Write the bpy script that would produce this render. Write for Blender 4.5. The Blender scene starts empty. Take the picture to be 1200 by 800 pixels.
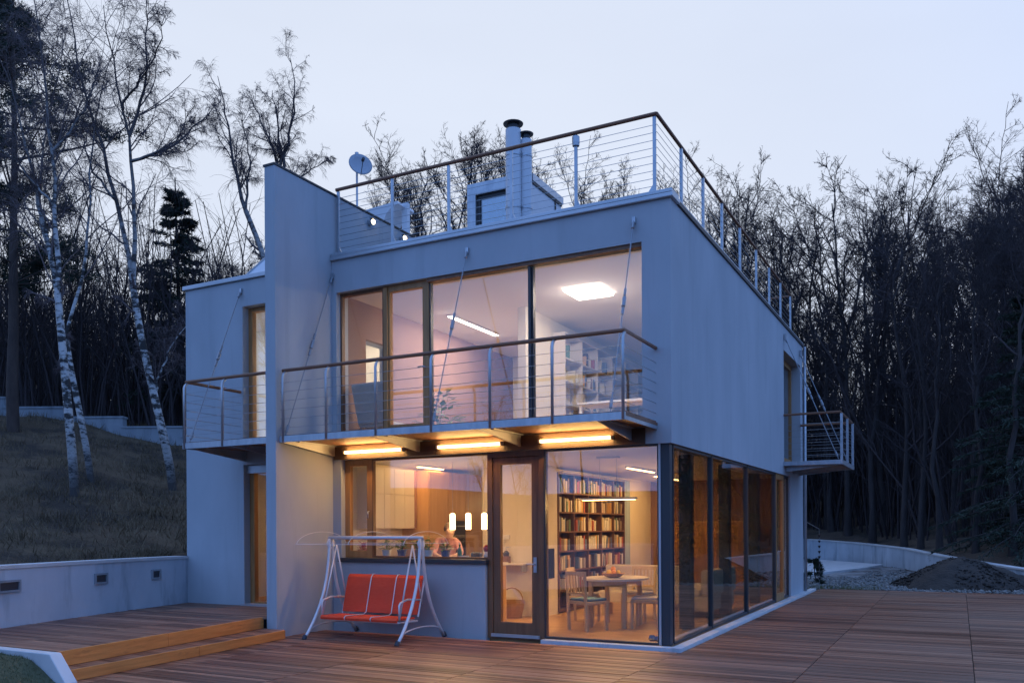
import bpy, bmesh, math, random
import numpy as np
from mathutils import Vector, Matrix

random.seed(7)
sc = bpy.context.scene
C = sc.collection
R = math.radians

# ------------------------------------------------------------------ camera
cd = bpy.data.cameras.new('camera'); cam = bpy.data.objects.new('camera', cd); C.objects.link(cam)
CAM = Vector((3.362, -10.957, 1.633)); YAW = R(27.7); ROLL = R(-0.32)
fw = Vector((-math.sin(YAW), math.cos(YAW), 0)); rt = Vector((math.cos(YAW), math.sin(YAW), 0)); up = Vector((0, 0, 1))
rr = rt*math.cos(ROLL) + up*math.sin(ROLL); uu = up*math.cos(ROLL) - rt*math.sin(ROLL)
cam.matrix_world = Matrix(((rr.x, uu.x, -fw.x, CAM.x), (rr.y, uu.y, -fw.y, CAM.y), (rr.z, uu.z, -fw.z, CAM.z), (0, 0, 0, 1)))
cd.sensor_width = 36; cd.lens = 29.94; cd.shift_y = 0.18125; cd.clip_end = 2000; cd.clip_start = 0.05
sc.camera = cam

# ------------------------------------------------------------------ sky, sun, exposure
SUN_EL, SUN_ROT = R(4), R(-38)
world = bpy.data.worlds.new('World'); sc.world = world; world.use_nodes = True
nt = world.node_tree; bg = nt.nodes['Background']
sky = nt.nodes.new('ShaderNodeTexSky'); sky.sky_type = 'NISHITA'; sky.sun_disc = False
sky.sun_elevation = SUN_EL; sky.sun_rotation = SUN_ROT; sky.ozone_density = 5; sky.dust_density = 0.4
# dusk: pale glow on the sunset side (ahead), even twilight blue overhead and behind
tc = nt.nodes.new('ShaderNodeTexCoord')
def wnode(t, **kw):
    n = nt.nodes.new(t)
    for k, v in kw.items(): setattr(n, k, v)
    return n
dt = wnode('ShaderNodeVectorMath', operation='DOT_PRODUCT'); dt.inputs[1].default_value = (-0.62, 0.785, 0.0); nt.links.new(tc.outputs['Generated'], dt.inputs[0])
gl = wnode('ShaderNodeMapRange', interpolation_type='SMOOTHSTEP'); gl.inputs[1].default_value = -0.15; gl.inputs[2].default_value = 0.92; nt.links.new(dt.outputs['Value'], gl.inputs[0])
mx = wnode('ShaderNodeMixRGB'); mx.inputs[1].default_value = (3.4, 6.6, 15.0, 1); mx.inputs[2].default_value = (8.45, 9.15, 10.6, 1); nt.links.new(gl.outputs[0], mx.inputs[0])
cn = wnode('ShaderNodeTexNoise'); cn.inputs['Scale'].default_value = 1.6; cn.inputs['Detail'].default_value = 4
mp = wnode('ShaderNodeMapping'); mp.inputs['Scale'].default_value = (1, 1, 3.2)
nt.links.new(tc.outputs['Generated'], mp.inputs[0]); nt.links.new(mp.outputs[0], cn.inputs[0])
mr = wnode('ShaderNodeMapRange'); mr.inputs[1].default_value = 0.3; mr.inputs[2].default_value = 0.7; mr.inputs[3].default_value = 0.95; mr.inputs[4].default_value = 1.03
nt.links.new(cn.outputs[0], mr.inputs[0])
vm = wnode('ShaderNodeVectorMath', operation='SCALE'); nt.links.new(mx.outputs[0], vm.inputs[0]); nt.links.new(mr.outputs[0], vm.inputs['Scale'])
va = wnode('ShaderNodeMixRGB', blend_type='MIX'); va.inputs[0].default_value = 0.88
nt.links.new(sky.outputs[0], va.inputs[1]); nt.links.new(vm.outputs[0], va.inputs[2])
nt.links.new(va.outputs[0], bg.inputs[0]); bg.inputs[1].default_value = 0.1
sd = bpy.data.lights.new('sun', 'SUN'); so = bpy.data.objects.new('sun', sd); C.objects.link(so)
sd.energy = 0.25; sd.angle = R(25); sd.color = (1.0, 0.9, 0.85)
so.rotation_euler = (R(90) - SUN_EL, 0, R(180) - SUN_ROT)
sc.view_settings.view_transform = 'Standard'; sc.view_settings.look = 'None'; sc.view_settings.exposure = 0.0; sc.view_settings.gamma = 1
sc.render.engine = 'CYCLES'
cy = sc.cycles
cy.max_bounces = 8; cy.diffuse_bounces = 4; cy.glossy_bounces = 4; cy.transmission_bounces = 4; cy.transparent_max_bounces = 24
cy.caustics_reflective = False; cy.caustics_refractive = False
cy.use_denoising = True; cy.sample_clamp_indirect = 4.0; cy.sample_clamp_direct = 6.0
try: cy.denoiser = 'OPENIMAGEDENOISE'
except Exception: pass

# ------------------------------------------------------------------ materials
MATS = {}
def mat(name, col, rough=0.7, metal=0.0, spec=0.5, emit=None, es=0.0):
    if name in MATS: return MATS[name]
    m = bpy.data.materials.new(name); m.use_nodes = True; MATS[name] = m
    b = m.node_tree.nodes['Principled BSDF']
    b.inputs['Base Color'].default_value = (*col, 1); b.inputs['Roughness'].default_value = rough
    b.inputs['Metallic'].default_value = metal; b.inputs['Specular IOR Level'].default_value = spec
    if emit: b.inputs['Emission Color'].default_value = (*emit, 1); b.inputs['Emission Strength'].default_value = es
    return m
def N(m, t, **kw):
    n = m.node_tree.nodes.new(t)
    for k, v in kw.items():
        if k in n.inputs: n.inputs[k].default_value = v
        else: setattr(n, k, v)
    return n
def L(m, a, b): m.node_tree.links.new(a, b)
def coords(m, scale=(1, 1, 1), kind='world', rot=(0, 0, 0)):
    mp = N(m, 'ShaderNodeMapping'); mp.inputs['Scale'].default_value = scale; mp.inputs['Rotation'].default_value = rot
    if kind == 'world': g = N(m, 'ShaderNodeNewGeometry'); L(m, g.outputs['Position'], mp.inputs[0])
    else: g = N(m, 'ShaderNodeTexCoord'); L(m, g.outputs['Object'], mp.inputs[0])
    return mp.outputs[0]
def noisy(name, c1, c2, scale=(1, 1, 1), detail=6, lo=0.35, hi=0.65, rough=0.8, bump=0.0, bscale=None, kind='world', c3=None, s3=(1, 1, 1), lo3=0.55, hi3=0.75, metal=0.0, spec=0.4, bdist=0.02, rough2=None):
    """two-colour noise surface with an optional third stain colour and bump"""
    if name in MATS: return MATS[name]
    m = mat(name, c1, rough, metal, spec); b = m.node_tree.nodes['Principled BSDF']
    n = N(m, 'ShaderNodeTexNoise', Scale=1.0, Detail=float(detail), Roughness=0.6); L(m, coords(m, scale, kind), n.inputs[0])
    r = N(m, 'ShaderNodeMapRange'); r.inputs[1].default_value = lo; r.inputs[2].default_value = hi; L(m, n.outputs[0], r.inputs[0])
    x = N(m, 'ShaderNodeMixRGB'); x.inputs[1].default_value = (*c1, 1); x.inputs[2].default_value = (*c2, 1); L(m, r.outputs[0], x.inputs[0])
    out = x.outputs[0]
    if c3:
        n3 = N(m, 'ShaderNodeTexNoise', Scale=1.0, Detail=5.0, Roughness=0.65); L(m, coords(m, s3, kind), n3.inputs[0])
        r3 = N(m, 'ShaderNodeMapRange'); r3.inputs[1].default_value = lo3; r3.inputs[2].default_value = hi3; L(m, n3.outputs[0], r3.inputs[0])
        x3 = N(m, 'ShaderNodeMixRGB'); L(m, r3.outputs[0], x3.inputs[0]); L(m, out, x3.inputs[1]); x3.inputs[2].default_value = (*c3, 1); out = x3.outputs[0]
    L(m, out, b.inputs['Base Color'])
    if rough2 is not None:
        rr_ = N(m, 'ShaderNodeMapRange'); rr_.inputs[3].default_value = rough; rr_.inputs[4].default_value = rough2
        L(m, n.outputs[0], rr_.inputs[0]); L(m, rr_.outputs[0], b.inputs['Roughness'])
    if bump:
        nb = N(m, 'ShaderNodeTexNoise', Scale=1.0, Detail=4.0); L(m, coords(m, bscale or tuple(s*6 for s in scale), kind), nb.inputs[0])
        bp = N(m, 'ShaderNodeBump', Strength=bump, Distance=bdist); L(m, nb.outputs[0], bp.inputs['Height']); L(m, bp.outputs[0], b.inputs['Normal'])
    return m

M = {}
M['plaster'] = noisy('plaster', (0.36, 0.40, 0.44), (0.42, 0.46, 0.50), (0.9, 0.9, 0.5), rough=0.9, bump=0.25, bscale=(60, 60, 60), c3=(0.325, 0.36, 0.395), s3=(3.5, 3.5, 0.25), lo3=0.55, hi3=0.8, bdist=0.004)
M['concrete'] = noisy('concrete', (0.43, 0.49, 0.55), (0.54, 0.60, 0.66), (1.2, 1.2, 0.6), rough=0.9, bump=0.3, bscale=(35, 35, 35), c3=(0.27, 0.32, 0.37), s3=(2.5, 2.5, 0.5), lo3=0.52, hi3=0.72, bdist=0.006)
M['concrete_old'] = noisy('concrete_old', (0.24, 0.27, 0.30), (0.31, 0.34, 0.37), (1.2, 1.2, 0.6), rough=0.9, bump=0.3, bscale=(35, 35, 35), c3=(0.16, 0.18, 0.20), s3=(2.5, 2.5, 0.5), lo3=0.52, hi3=0.72, bdist=0.006)
M['concrete_pale'] = noisy('concrete_pale', (0.50, 0.51, 0.52), (0.62, 0.62, 0.62), (2, 2, 2), rough=0.85, bump=0.2, bscale=(40, 40, 40), bdist=0.004)
M['coping'] = noisy('coping_metal', (0.42, 0.45, 0.48), (0.52, 0.54, 0.57), (0.8, 2, 2), rough=0.45, metal=0.6)
M['steel'] = noisy('galvanised_steel', (0.36, 0.39, 0.43), (0.47, 0.49, 0.52), (9, 9, 4), rough=0.38, metal=0.75, kind='object')
M['rod'] = mat('rod_steel', (0.27, 0.29, 0.32), 0.4, 0.7)
M['cable'] = mat('cable_steel', (0.30, 0.32, 0.34), 0.35, 0.9)
M['dark'] = mat('dark_frame', (0.035, 0.04, 0.05), 0.4)
M['bronze'] = mat('bronze_frame', (0.14, 0.13, 0.11), 0.4, 0.6)
M['soot'] = mat('dark_metal', (0.06, 0.06, 0.065), 0.5, 0.6)
M['wood_rail'] = noisy('handrail_wood', (0.16, 0.075, 0.045), (0.25, 0.12, 0.065), (1.5, 30, 30), rough=0.5, bump=0.1)
M['wood_frame'] = noisy('frame_wood', (0.30, 0.145, 0.05), (0.42, 0.22, 0.085), (14, 14, 1.2), rough=0.45, bump=0.05)
M['wood_dark'] = noisy('dark_wood', (0.14, 0.068, 0.036), (0.21, 0.108, 0.055), (14, 14, 1.2), rough=0.45)
M['riser'] = noisy('larch_riser', (0.66, 0.27, 0.075), (0.50, 0.19, 0.05), (7, 1.4, 26), rough=0.5, bump=0.2, c3=(0.26, 0.10, 0.035), s3=(9, 2, 9), lo3=0.6, hi3=0.8)
M['cream'] = noisy('cream_wall', (0.62, 0.56, 0.46), (0.68, 0.62, 0.52), (0.7, 0.7, 0.7), rough=0.85)
M['brownwall'] = noisy('brown_wall', (0.20, 0.115, 0.085), (0.24, 0.14, 0.10), (0.8, 0.8, 0.8), rough=0.85)
M['ceiling'] = noisy('ceiling_white', (0.72, 0.70, 0.68), (0.76, 0.74, 0.72), (0.6, 0.6, 0.6), rough=0.9)
M['floor'] = noisy('parquet', (0.42, 0.25, 0.12), (0.52, 0.33, 0.17), (1.2, 9, 1), rough=0.3, c3=(0.34, 0.19, 0.09), s3=(1.5, 16, 1), lo3=0.5, hi3=0.6)
M['panel'] = noisy('oak_panel', (0.44, 0.25, 0.10), (0.54, 0.33, 0.14), (9, 9, 0.9), rough=0.45)
M['cabinet'] = mat('cabinet_white', (0.74, 0.68, 0.56), 0.35)
M['shelf'] = mat('shelf_wood', (0.13, 0.06, 0.04), 0.5)
M['shelf_pale'] = mat('shelf_pale', (0.55, 0.50, 0.46), 0.5)
M['white'] = mat('white_paint', (0.75, 0.75, 0.74), 0.4)
M['black'] = mat('black_gloss', (0.015, 0.015, 0.018), 0.15)
M['birch_wood'] = noisy('birch_furniture', (0.50, 0.36, 0.20), (0.58, 0.43, 0.26), (12, 12, 2), rough=0.45, kind='object')
M['cushion'] = noisy('cushion_blue', (0.07, 0.16, 0.23), (0.10, 0.20, 0.28), (20, 20, 20), rough=0.9, kind='object')
M['cushion_pale'] = noisy('cushion_pale', (0.50, 0.47, 0.41), (0.56, 0.53, 0.47), (20, 20, 20), rough=0.9, kind='object')
M['sofa'] = noisy('sofa_cream', (0.58, 0.50, 0.38), (0.64, 0.56, 0.44), (20, 20, 20), rough=0.95, kind='object')
M['swing_red'] = noisy('swing_fabric', (0.90, 0.095, 0.04), (0.95, 0.125, 0.055), (12, 60, 60), rough=0.75, kind='object', bump=0.2)
M['swing_steel'] = noisy('swing_frame', (0.62, 0.63, 0.66), (0.70, 0.71, 0.73), (4, 4, 4), rough=0.35, metal=0.3, kind='object')
M['rubber'] = mat('rubber', (0.04, 0.045, 0.06), 0.7)
M['terracotta'] = mat('terracotta', (0.40, 0.17, 0.08), 0.8)
M['blue_pot'] = mat('blue_pot', (0.03, 0.06, 0.20), 0.3)
M['green'] = noisy('plant_leaf', (0.09, 0.19, 0.035), (0.19, 0.29, 0.06), (30, 30, 30), rough=0.6, kind='object')
M['yellow'] = mat('yellow_flower', (0.75, 0.50, 0.05), 0.6)
M['bottle'] = mat('green_bottle', (0.03, 0.14, 0.05), 0.1)
M['red'] = mat('red_gloss', (0.55, 0.03, 0.03), 0.4)
M['orange'] = mat('orange_fruit', (0.75, 0.30, 0.03), 0.5)
M['basket'] = noisy('wicker', (0.22, 0.12, 0.06), (0.32, 0.19, 0.10), (60, 60, 60), rough=0.8, kind='object')
M['slipper'] = mat('slipper_blue', (0.12, 0.22, 0.40), 0.9)
M['curtain'] = noisy('curtain_blue', (0.30, 0.38, 0.46), (0.36, 0.44, 0.52), (12, 12, 0.5), rough=0.9)
M['skin'] = mat('skin', (0.62, 0.40, 0.28), 0.55)
M['shirt'] = noisy('shirt_pink', (0.50, 0.25, 0.24), (0.56, 0.30, 0.28), (12, 12, 12), rough=0.9, kind='object')
M['trousers'] = mat('trousers_grey', (0.10, 0.10, 0.12), 0.9)
M['hair'] = mat('hair_brown', (0.10, 0.055, 0.03), 0.7)
M['soil'] = noisy('soil', (0.030, 0.026, 0.024), (0.055, 0.046, 0.04), (3, 3, 3), rough=1.0, bump=0.8, bscale=(14, 14, 14), bdist=0.06)
M['gravel_ground'] = noisy('gravel_ground', (0.16, 0.16, 0.16), (0.34, 0.34, 0.34), (5, 5, 5), rough=0.95, bump=0.7, bscale=(20, 20, 20), bdist=0.04, c3=(0.09, 0.08, 0.075), s3=(0.7, 0.7, 0.7), lo3=0.45, hi3=0.62)
M['stone'] = noisy('gravel_stone', (0.10, 0.10, 0.095), (0.25, 0.245, 0.235), (3, 3, 3), rough=0.9)
M['ground'] = noisy('leaf_litter', (0.060, 0.045, 0.034), (0.105, 0.078, 0.058), (0.9, 0.9, 0.9), rough=1.0, bump=0.9, bscale=(9, 9, 9), bdist=0.08, c3=(0.035, 0.03, 0.024), s3=(0.35, 0.35, 0.35), lo3=0.5, hi3=0.62)
M['hill'] = noisy('dry_meadow', (0.07, 0.047, 0.028), (0.115, 0.082, 0.05), (0.8, 0.8, 0.8), rough=1.0, bump=0.9, bscale=(16, 16, 16), bdist=0.06, c3=(0.032, 0.024, 0.018), s3=(0.6, 0.6, 0.6), lo3=0.46, hi3=0.58)
M['dry_grass'] = noisy('dry_grass', (0.10, 0.072, 0.042), (0.19, 0.14, 0.085), (0.7, 0.7, 0.7), rough=0.9, c3=(0.05, 0.037, 0.024), s3=(1.2, 1.2, 1.2))
M['lawn_ground'] = noisy('lawn_soil', (0.07, 0.075, 0.04), (0.10, 0.10, 0.055), (4, 4, 4), rough=1.0, bump=0.5, bscale=(20, 20, 20))
M['lawn'] = noisy('lawn_grass', (0.09, 0.105, 0.045), (0.16, 0.155, 0.08), (1.5, 1.5, 1.5), rough=0.9)
M['bark'] = noisy('bark_dark', (0.036, 0.030, 0.030), (0.066, 0.054, 0.052), (4, 4, 1), rough=0.95, kind='object')
M['twig'] = mat('twig_dark', (0.045, 0.034, 0.036), 0.9)
M['birch_twig'] = mat('birch_twig', (0.12, 0.09, 0.092), 0.8)
M['birch_limb'] = noisy('birch_limb', (0.30, 0.29, 0.30), (0.10, 0.09, 0.09), (3, 3, 5), lo=0.42, hi=0.58, rough=0.85, kind='object')
M['needles'] = noisy('needles', (0.016, 0.028, 0.020), (0.035, 0.052, 0.034), (1.5, 1.5, 1.5), rough=0.8, kind='object')
M['pine_bark'] = noisy('pine_bark', (0.05, 0.036, 0.032), (0.085, 0.06, 0.05), (5, 5, 1.5), rough=0.95, kind='object')
M['dish'] = mat('dish_grey', (0.34, 0.37, 0.42), 0.5)
M['duct'] = mat('duct_white', (0.62, 0.64, 0.68), 0.45)
M['lampshade'] = mat('lampshade', (0.9, 0.85, 0.75), 0.5, emit=(1.0, 0.66, 0.32), es=34.0)

def emitter(name, col, s):
    m = mat(name, (0.8, 0.8, 0.8), 0.5, emit=col, es=s); return m
WARM = (1.0, 0.55, 0.18)
M['tube'] = emitter('tube_light', (1.0, 0.58, 0.20), 80.0)
M['pendant_glow'] = emitter('pendant_glow', WARM, 270.0)
M['ceiling_glow'] = emitter('ceiling_glow', (1.0, 0.86, 0.72), 105.0)
M['strip_glow'] = emitter('strip_glow', (1.0, 0.55, 0.18), 260.0); M['wing_glow'] = emitter('wing_glow', (1.0, 0.50, 0.16), 42.0); M['hall_glow'] = emitter('hall_glow', (1.0, 0.55, 0.18), 130.0); M['study_glow'] = emitter('study_glow', (1.0, 0.86, 0.72), 290.0)
M['kitchen_glow'] = emitter('kitchen_glow', WARM, 520.0)
M['spot_glow'] = emitter('spot_glow', (1.0, 0.80, 0.5), 22.0)
M['doorway_glow'] = emitter('doorway_glow', (1.0, 0.75, 0.38), 6.0)

def make_glass(name, ior, tint):
    m = bpy.data.materials.new(name); m.use_nodes = True; t = m.node_tree; t.nodes.remove(t.nodes['Principled BSDF'])
    o = t.nodes['Material Output']; a = t.nodes.new('ShaderNodeBsdfTransparent'); a.inputs[0].default_value = (*tint, 1)
    g = t.nodes.new('ShaderNodeBsdfGlossy'); g.inputs['Roughness'].default_value = 0.0; g.inputs[0].default_value = (0.95, 0.97, 1, 1)
    f = t.nodes.new('ShaderNodeFresnel'); bk = t.nodes.new('ShaderNodeNewGeometry'); io = t.nodes.new('ShaderNodeMapRange')
    io.inputs[3].default_value = ior; io.inputs[4].default_value = 1/ior   # same reflectance from either side of the thin pane
    t.links.new(bk.outputs['Backfacing'], io.inputs[0]); t.links.new(io.outputs[0], f.inputs[0])
    # faint unevenness of real float glass
    ge = t.nodes.new('ShaderNodeNewGeometry'); nz = t.nodes.new('ShaderNodeTexNoise'); nz.inputs['Scale'].default_value = 0.9; nz.inputs['Detail'].default_value = 0
    bp = t.nodes.new('ShaderNodeBump'); bp.inputs['Strength'].default_value = 0.06; bp.inputs['Distance'].default_value = 0.02
    t.links.new(ge.outputs['Position'], nz.inputs[0]); t.links.new(nz.outputs[0], bp.inputs['Height']); t.links.new(bp.outputs[0], g.inputs['Normal'])
    x = t.nodes.new('ShaderNodeMixShader'); t.links.new(f.outputs[0], x.inputs[0]); t.links.new(a.outputs[0], x.inputs[1]); t.links.new(g.outputs[0], x.inputs[2])
    t.links.new(x.outputs[0], o.inputs[0]); return m
M['glass'] = make_glass('window_glass', 1.85, (0.97, 0.97, 0.97))
M['glass_grey'] = make_glass('window_glass_grey', 2.0, (0.70, 0.70, 0.66))

m = M['swing_red']; bs_ = m.node_tree.nodes['Principled BSDF']; tl = N(m, 'ShaderNodeBsdfTranslucent'); tl.inputs[0].default_value = (0.85, 0.11, 0.045, 1)   # open weave fabric lets lamp light through
ms = N(m, 'ShaderNodeMixShader'); ms.inputs[0].default_value = 0.3; L(m, bs_.outputs[0], ms.inputs[1]); L(m, tl.outputs[0], ms.inputs[2]); L(m, ms.outputs[0], m.node_tree.nodes['Material Output'].inputs[0])
# birch bark: white with dark bands, darkening into limbs
m = mat('birch_bark', (0.6, 0.6, 0.6), 0.8); b = m.node_tree.nodes['Principled BSDF']
n1 = N(m, 'ShaderNodeTexNoise', Scale=1.0, Detail=5.0, Roughness=0.65); L(m, coords(m, (4, 4, 9), 'object'), n1.inputs[0])
n2 = N(m, 'ShaderNodeTexNoise', Scale=1.0, Detail=3.0); L(m, coords(m, (1.2, 1.2, 1.6), 'object'), n2.inputs[0])
mm = N(m, 'ShaderNodeMath', operation='MULTIPLY_ADD'); L(m, n2.outputs[0], mm.inputs[0]); mm.inputs[1].default_value = 0.6; L(m, n1.outputs[0], mm.inputs[2])
cr = N(m, 'ShaderNodeValToRGB'); L(m, mm.outputs[0], cr.inputs[0])
cr.color_ramp.elements[0].position = 0.76; cr.color_ramp.elements[0].color = (0.50, 0.49, 0.48, 1)
cr.color_ramp.elements[1].position = 0.87; cr.color_ramp.elements[1].color = (0.03, 0.028, 0.028, 1)
gz_ = N(m, 'ShaderNodeTexCoord'); sz_ = N(m, 'ShaderNodeSeparateXYZ'); L(m, gz_.outputs['Object'], sz_.inputs[0])
hz_ = N(m, 'ShaderNodeMapRange'); hz_.inputs[1].default_value = 5.0; hz_.inputs[2].default_value = 9.5; L(m, sz_.outputs[2], hz_.inputs[0])   # young upper limbs carry brown bark
hx_ = N(m, 'ShaderNodeMixRGB'); L(m, hz_.outputs[0], hx_.inputs[0]); L(m, cr.outputs[0], hx_.inputs[1]); hx_.inputs[2].default_value = (0.085, 0.068, 0.066, 1)
lz_ = N(m, 'ShaderNodeMath', operation='MULTIPLY_ADD'); L(m, n1.outputs[0], lz_.inputs[0]); lz_.inputs[1].default_value = 3.2; L(m, sz_.outputs[2], lz_.inputs[2])
lm_ = N(m, 'ShaderNodeMapRange'); lm_.inputs[1].default_value = 1.7; lm_.inputs[2].default_value = 3.0; L(m, lz_.outputs[0], lm_.inputs[0])
lx_ = N(m, 'ShaderNodeMixRGB'); L(m, lm_.outputs[0], lx_.inputs[0]); lx_.inputs[1].default_value = (0.055, 0.048, 0.046, 1); L(m, hx_.outputs[0], lx_.inputs[2])
L(m, lx_.outputs[0], b.inputs['Base Color']); M['birch_bark'] = m

# deck boards: a tone for every board
BW = 0.098; PW = 1.68; PX0 = 1.82
def deck_material():
    m = mat('deck_boards', (0.2, 0.1, 0.07), 0.48, spec=0.4); b = m.node_tree.nodes['Principled BSDF']
    g = N(m, 'ShaderNodeNewGeometry'); s = N(m, 'ShaderNodeSeparateXYZ'); L(m, g.outputs['Position'], s.inputs[0])
    fx = N(m, 'ShaderNodeMath', operation='MULTIPLY_ADD'); L(m, s.outputs[0], fx.inputs[0]); fx.inputs[1].default_value = 1/PW; fx.inputs[2].default_value = -PX0/PW
    fx2 = N(m, 'ShaderNodeMath', operation='FLOOR'); L(m, fx.outputs[0], fx2.inputs[0])
    fy = N(m, 'ShaderNodeMath', operation='MULTIPLY'); L(m, s.outputs[1], fy.inputs[0]); fy.inputs[1].default_value = 1/BW
    fy2 = N(m, 'ShaderNodeMath', operation='FLOOR'); L(m, fy.outputs[0], fy2.inputs[0])
    cm = N(m, 'ShaderNodeCombineXYZ'); L(m, fx2.outputs[0], cm.inputs[0]); L(m, fy2.outputs[0], cm.inputs[1])
    wn = N(m, 'ShaderNodeTexWhiteNoise'); L(m, cm.outputs[0], wn.inputs[0])
    cr = N(m, 'ShaderNodeValToRGB'); L(m, wn.outputs[0], cr.inputs[0])
    q = cr.color_ramp.elements; q[0].color = (0.10, 0.038, 0.022, 1); q[1].color = (0.36, 0.18, 0.11, 1)
    k = q.new(0.5); k.color = (0.215, 0.09, 0.052, 1)
    n = N(m, 'ShaderNodeTexNoise', Scale=1.0, Detail=6.0, Roughness=0.7); L(m, coords(m, (2.5, 40, 1)), n.inputs[0])
    n5 = N(m, 'ShaderNodeTexNoise', Scale=1.0, Detail=4.0); L(m, coords(m, (0.35, 0.5, 1)), n5.inputs[0])
    mr1 = N(m, 'ShaderNodeMapRange'); mr1.inputs[1].default_value = 0.3; mr1.inputs[2].default_value = 0.7; mr1.inputs[3].default_value = 0.72; mr1.inputs[4].default_value = 1.25; L(m, n.outputs[0], mr1.inputs[0])
    sc1 = N(m, 'ShaderNodeVectorMath', operation='SCALE'); L(m, cr.outputs[0], sc1.inputs[0]); L(m, mr1.outputs[0], sc1.inputs['Scale'])
    mr5 = N(m, 'ShaderNodeMapRange'); mr5.inputs[1].default_value = 0.42; mr5.inputs[2].default_value = 0.68; mr5.inputs[4].default_value = 0.45; L(m, n5.outputs[0], mr5.inputs[0])
    gx = N(m, 'ShaderNodeMixRGB'); L(m, mr5.outputs[0], gx.inputs[0]); L(m, sc1.outputs[0], gx.inputs[1]); gx.inputs[2].default_value = (0.20, 0.145, 0.11, 1)
    L(m, gx.outputs[0], b.inputs['Base Color'])
    rr_ = N(m, 'ShaderNodeMapRange'); rr_.inputs[1].default_value = 0.3; rr_.inputs[2].default_value = 0.7; rr_.inputs[3].default_value = 0.38; rr_.inputs[4].default_value = 0.68; L(m, n5.outputs[0], rr_.inputs[0]); L(m, rr_.outputs[0], b.inputs['Roughness'])
    bp = N(m, 'ShaderNodeBump', Strength=0.25, Distance=0.004); L(m, n.outputs[0], bp.inputs['Height']); L(m, bp.outputs[0], b.inputs['Normal'])
    return m
M['deck'] = deck_material()
# books: a colour for each object
def book_material(name, stops):
    m = mat(name, (0.5, 0.4, 0.3), 0.65); b = m.node_tree.nodes['Principled BSDF']
    oi = N(m, 'ShaderNodeObjectInfo'); cr = N(m, 'ShaderNodeValToRGB'); L(m, oi.outputs['Random'], cr.inputs[0]); cr.color_ramp.interpolation = 'CONSTANT'
    q = cr.color_ramp.elements
    q[0].position = 0; q[0].color = (*stops[0], 1); q[1].position = 1 - 1/len(stops); q[1].color = (*stops[-1], 1)
    for i in range(1, len(stops) - 1): k = q.new(i/len(stops)); k.color = (*stops[i], 1)
    L(m, cr.outputs[0], b.inputs['Base Color']); return m
M['book'] = book_material('book_cover', [(0.62, 0.55, 0.42), (0.08, 0.06, 0.05), (0.68, 0.64, 0.54), (0.34, 0.08, 0.05), (0.55, 0.45, 0.28), (0.12, 0.16, 0.24), (0.70, 0.67, 0.60), (0.20, 0.13, 0.08), (0.62, 0.36, 0.12), (0.64, 0.60, 0.50), (0.10, 0.18, 0.12), (0.45, 0.38, 0.30)])

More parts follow.
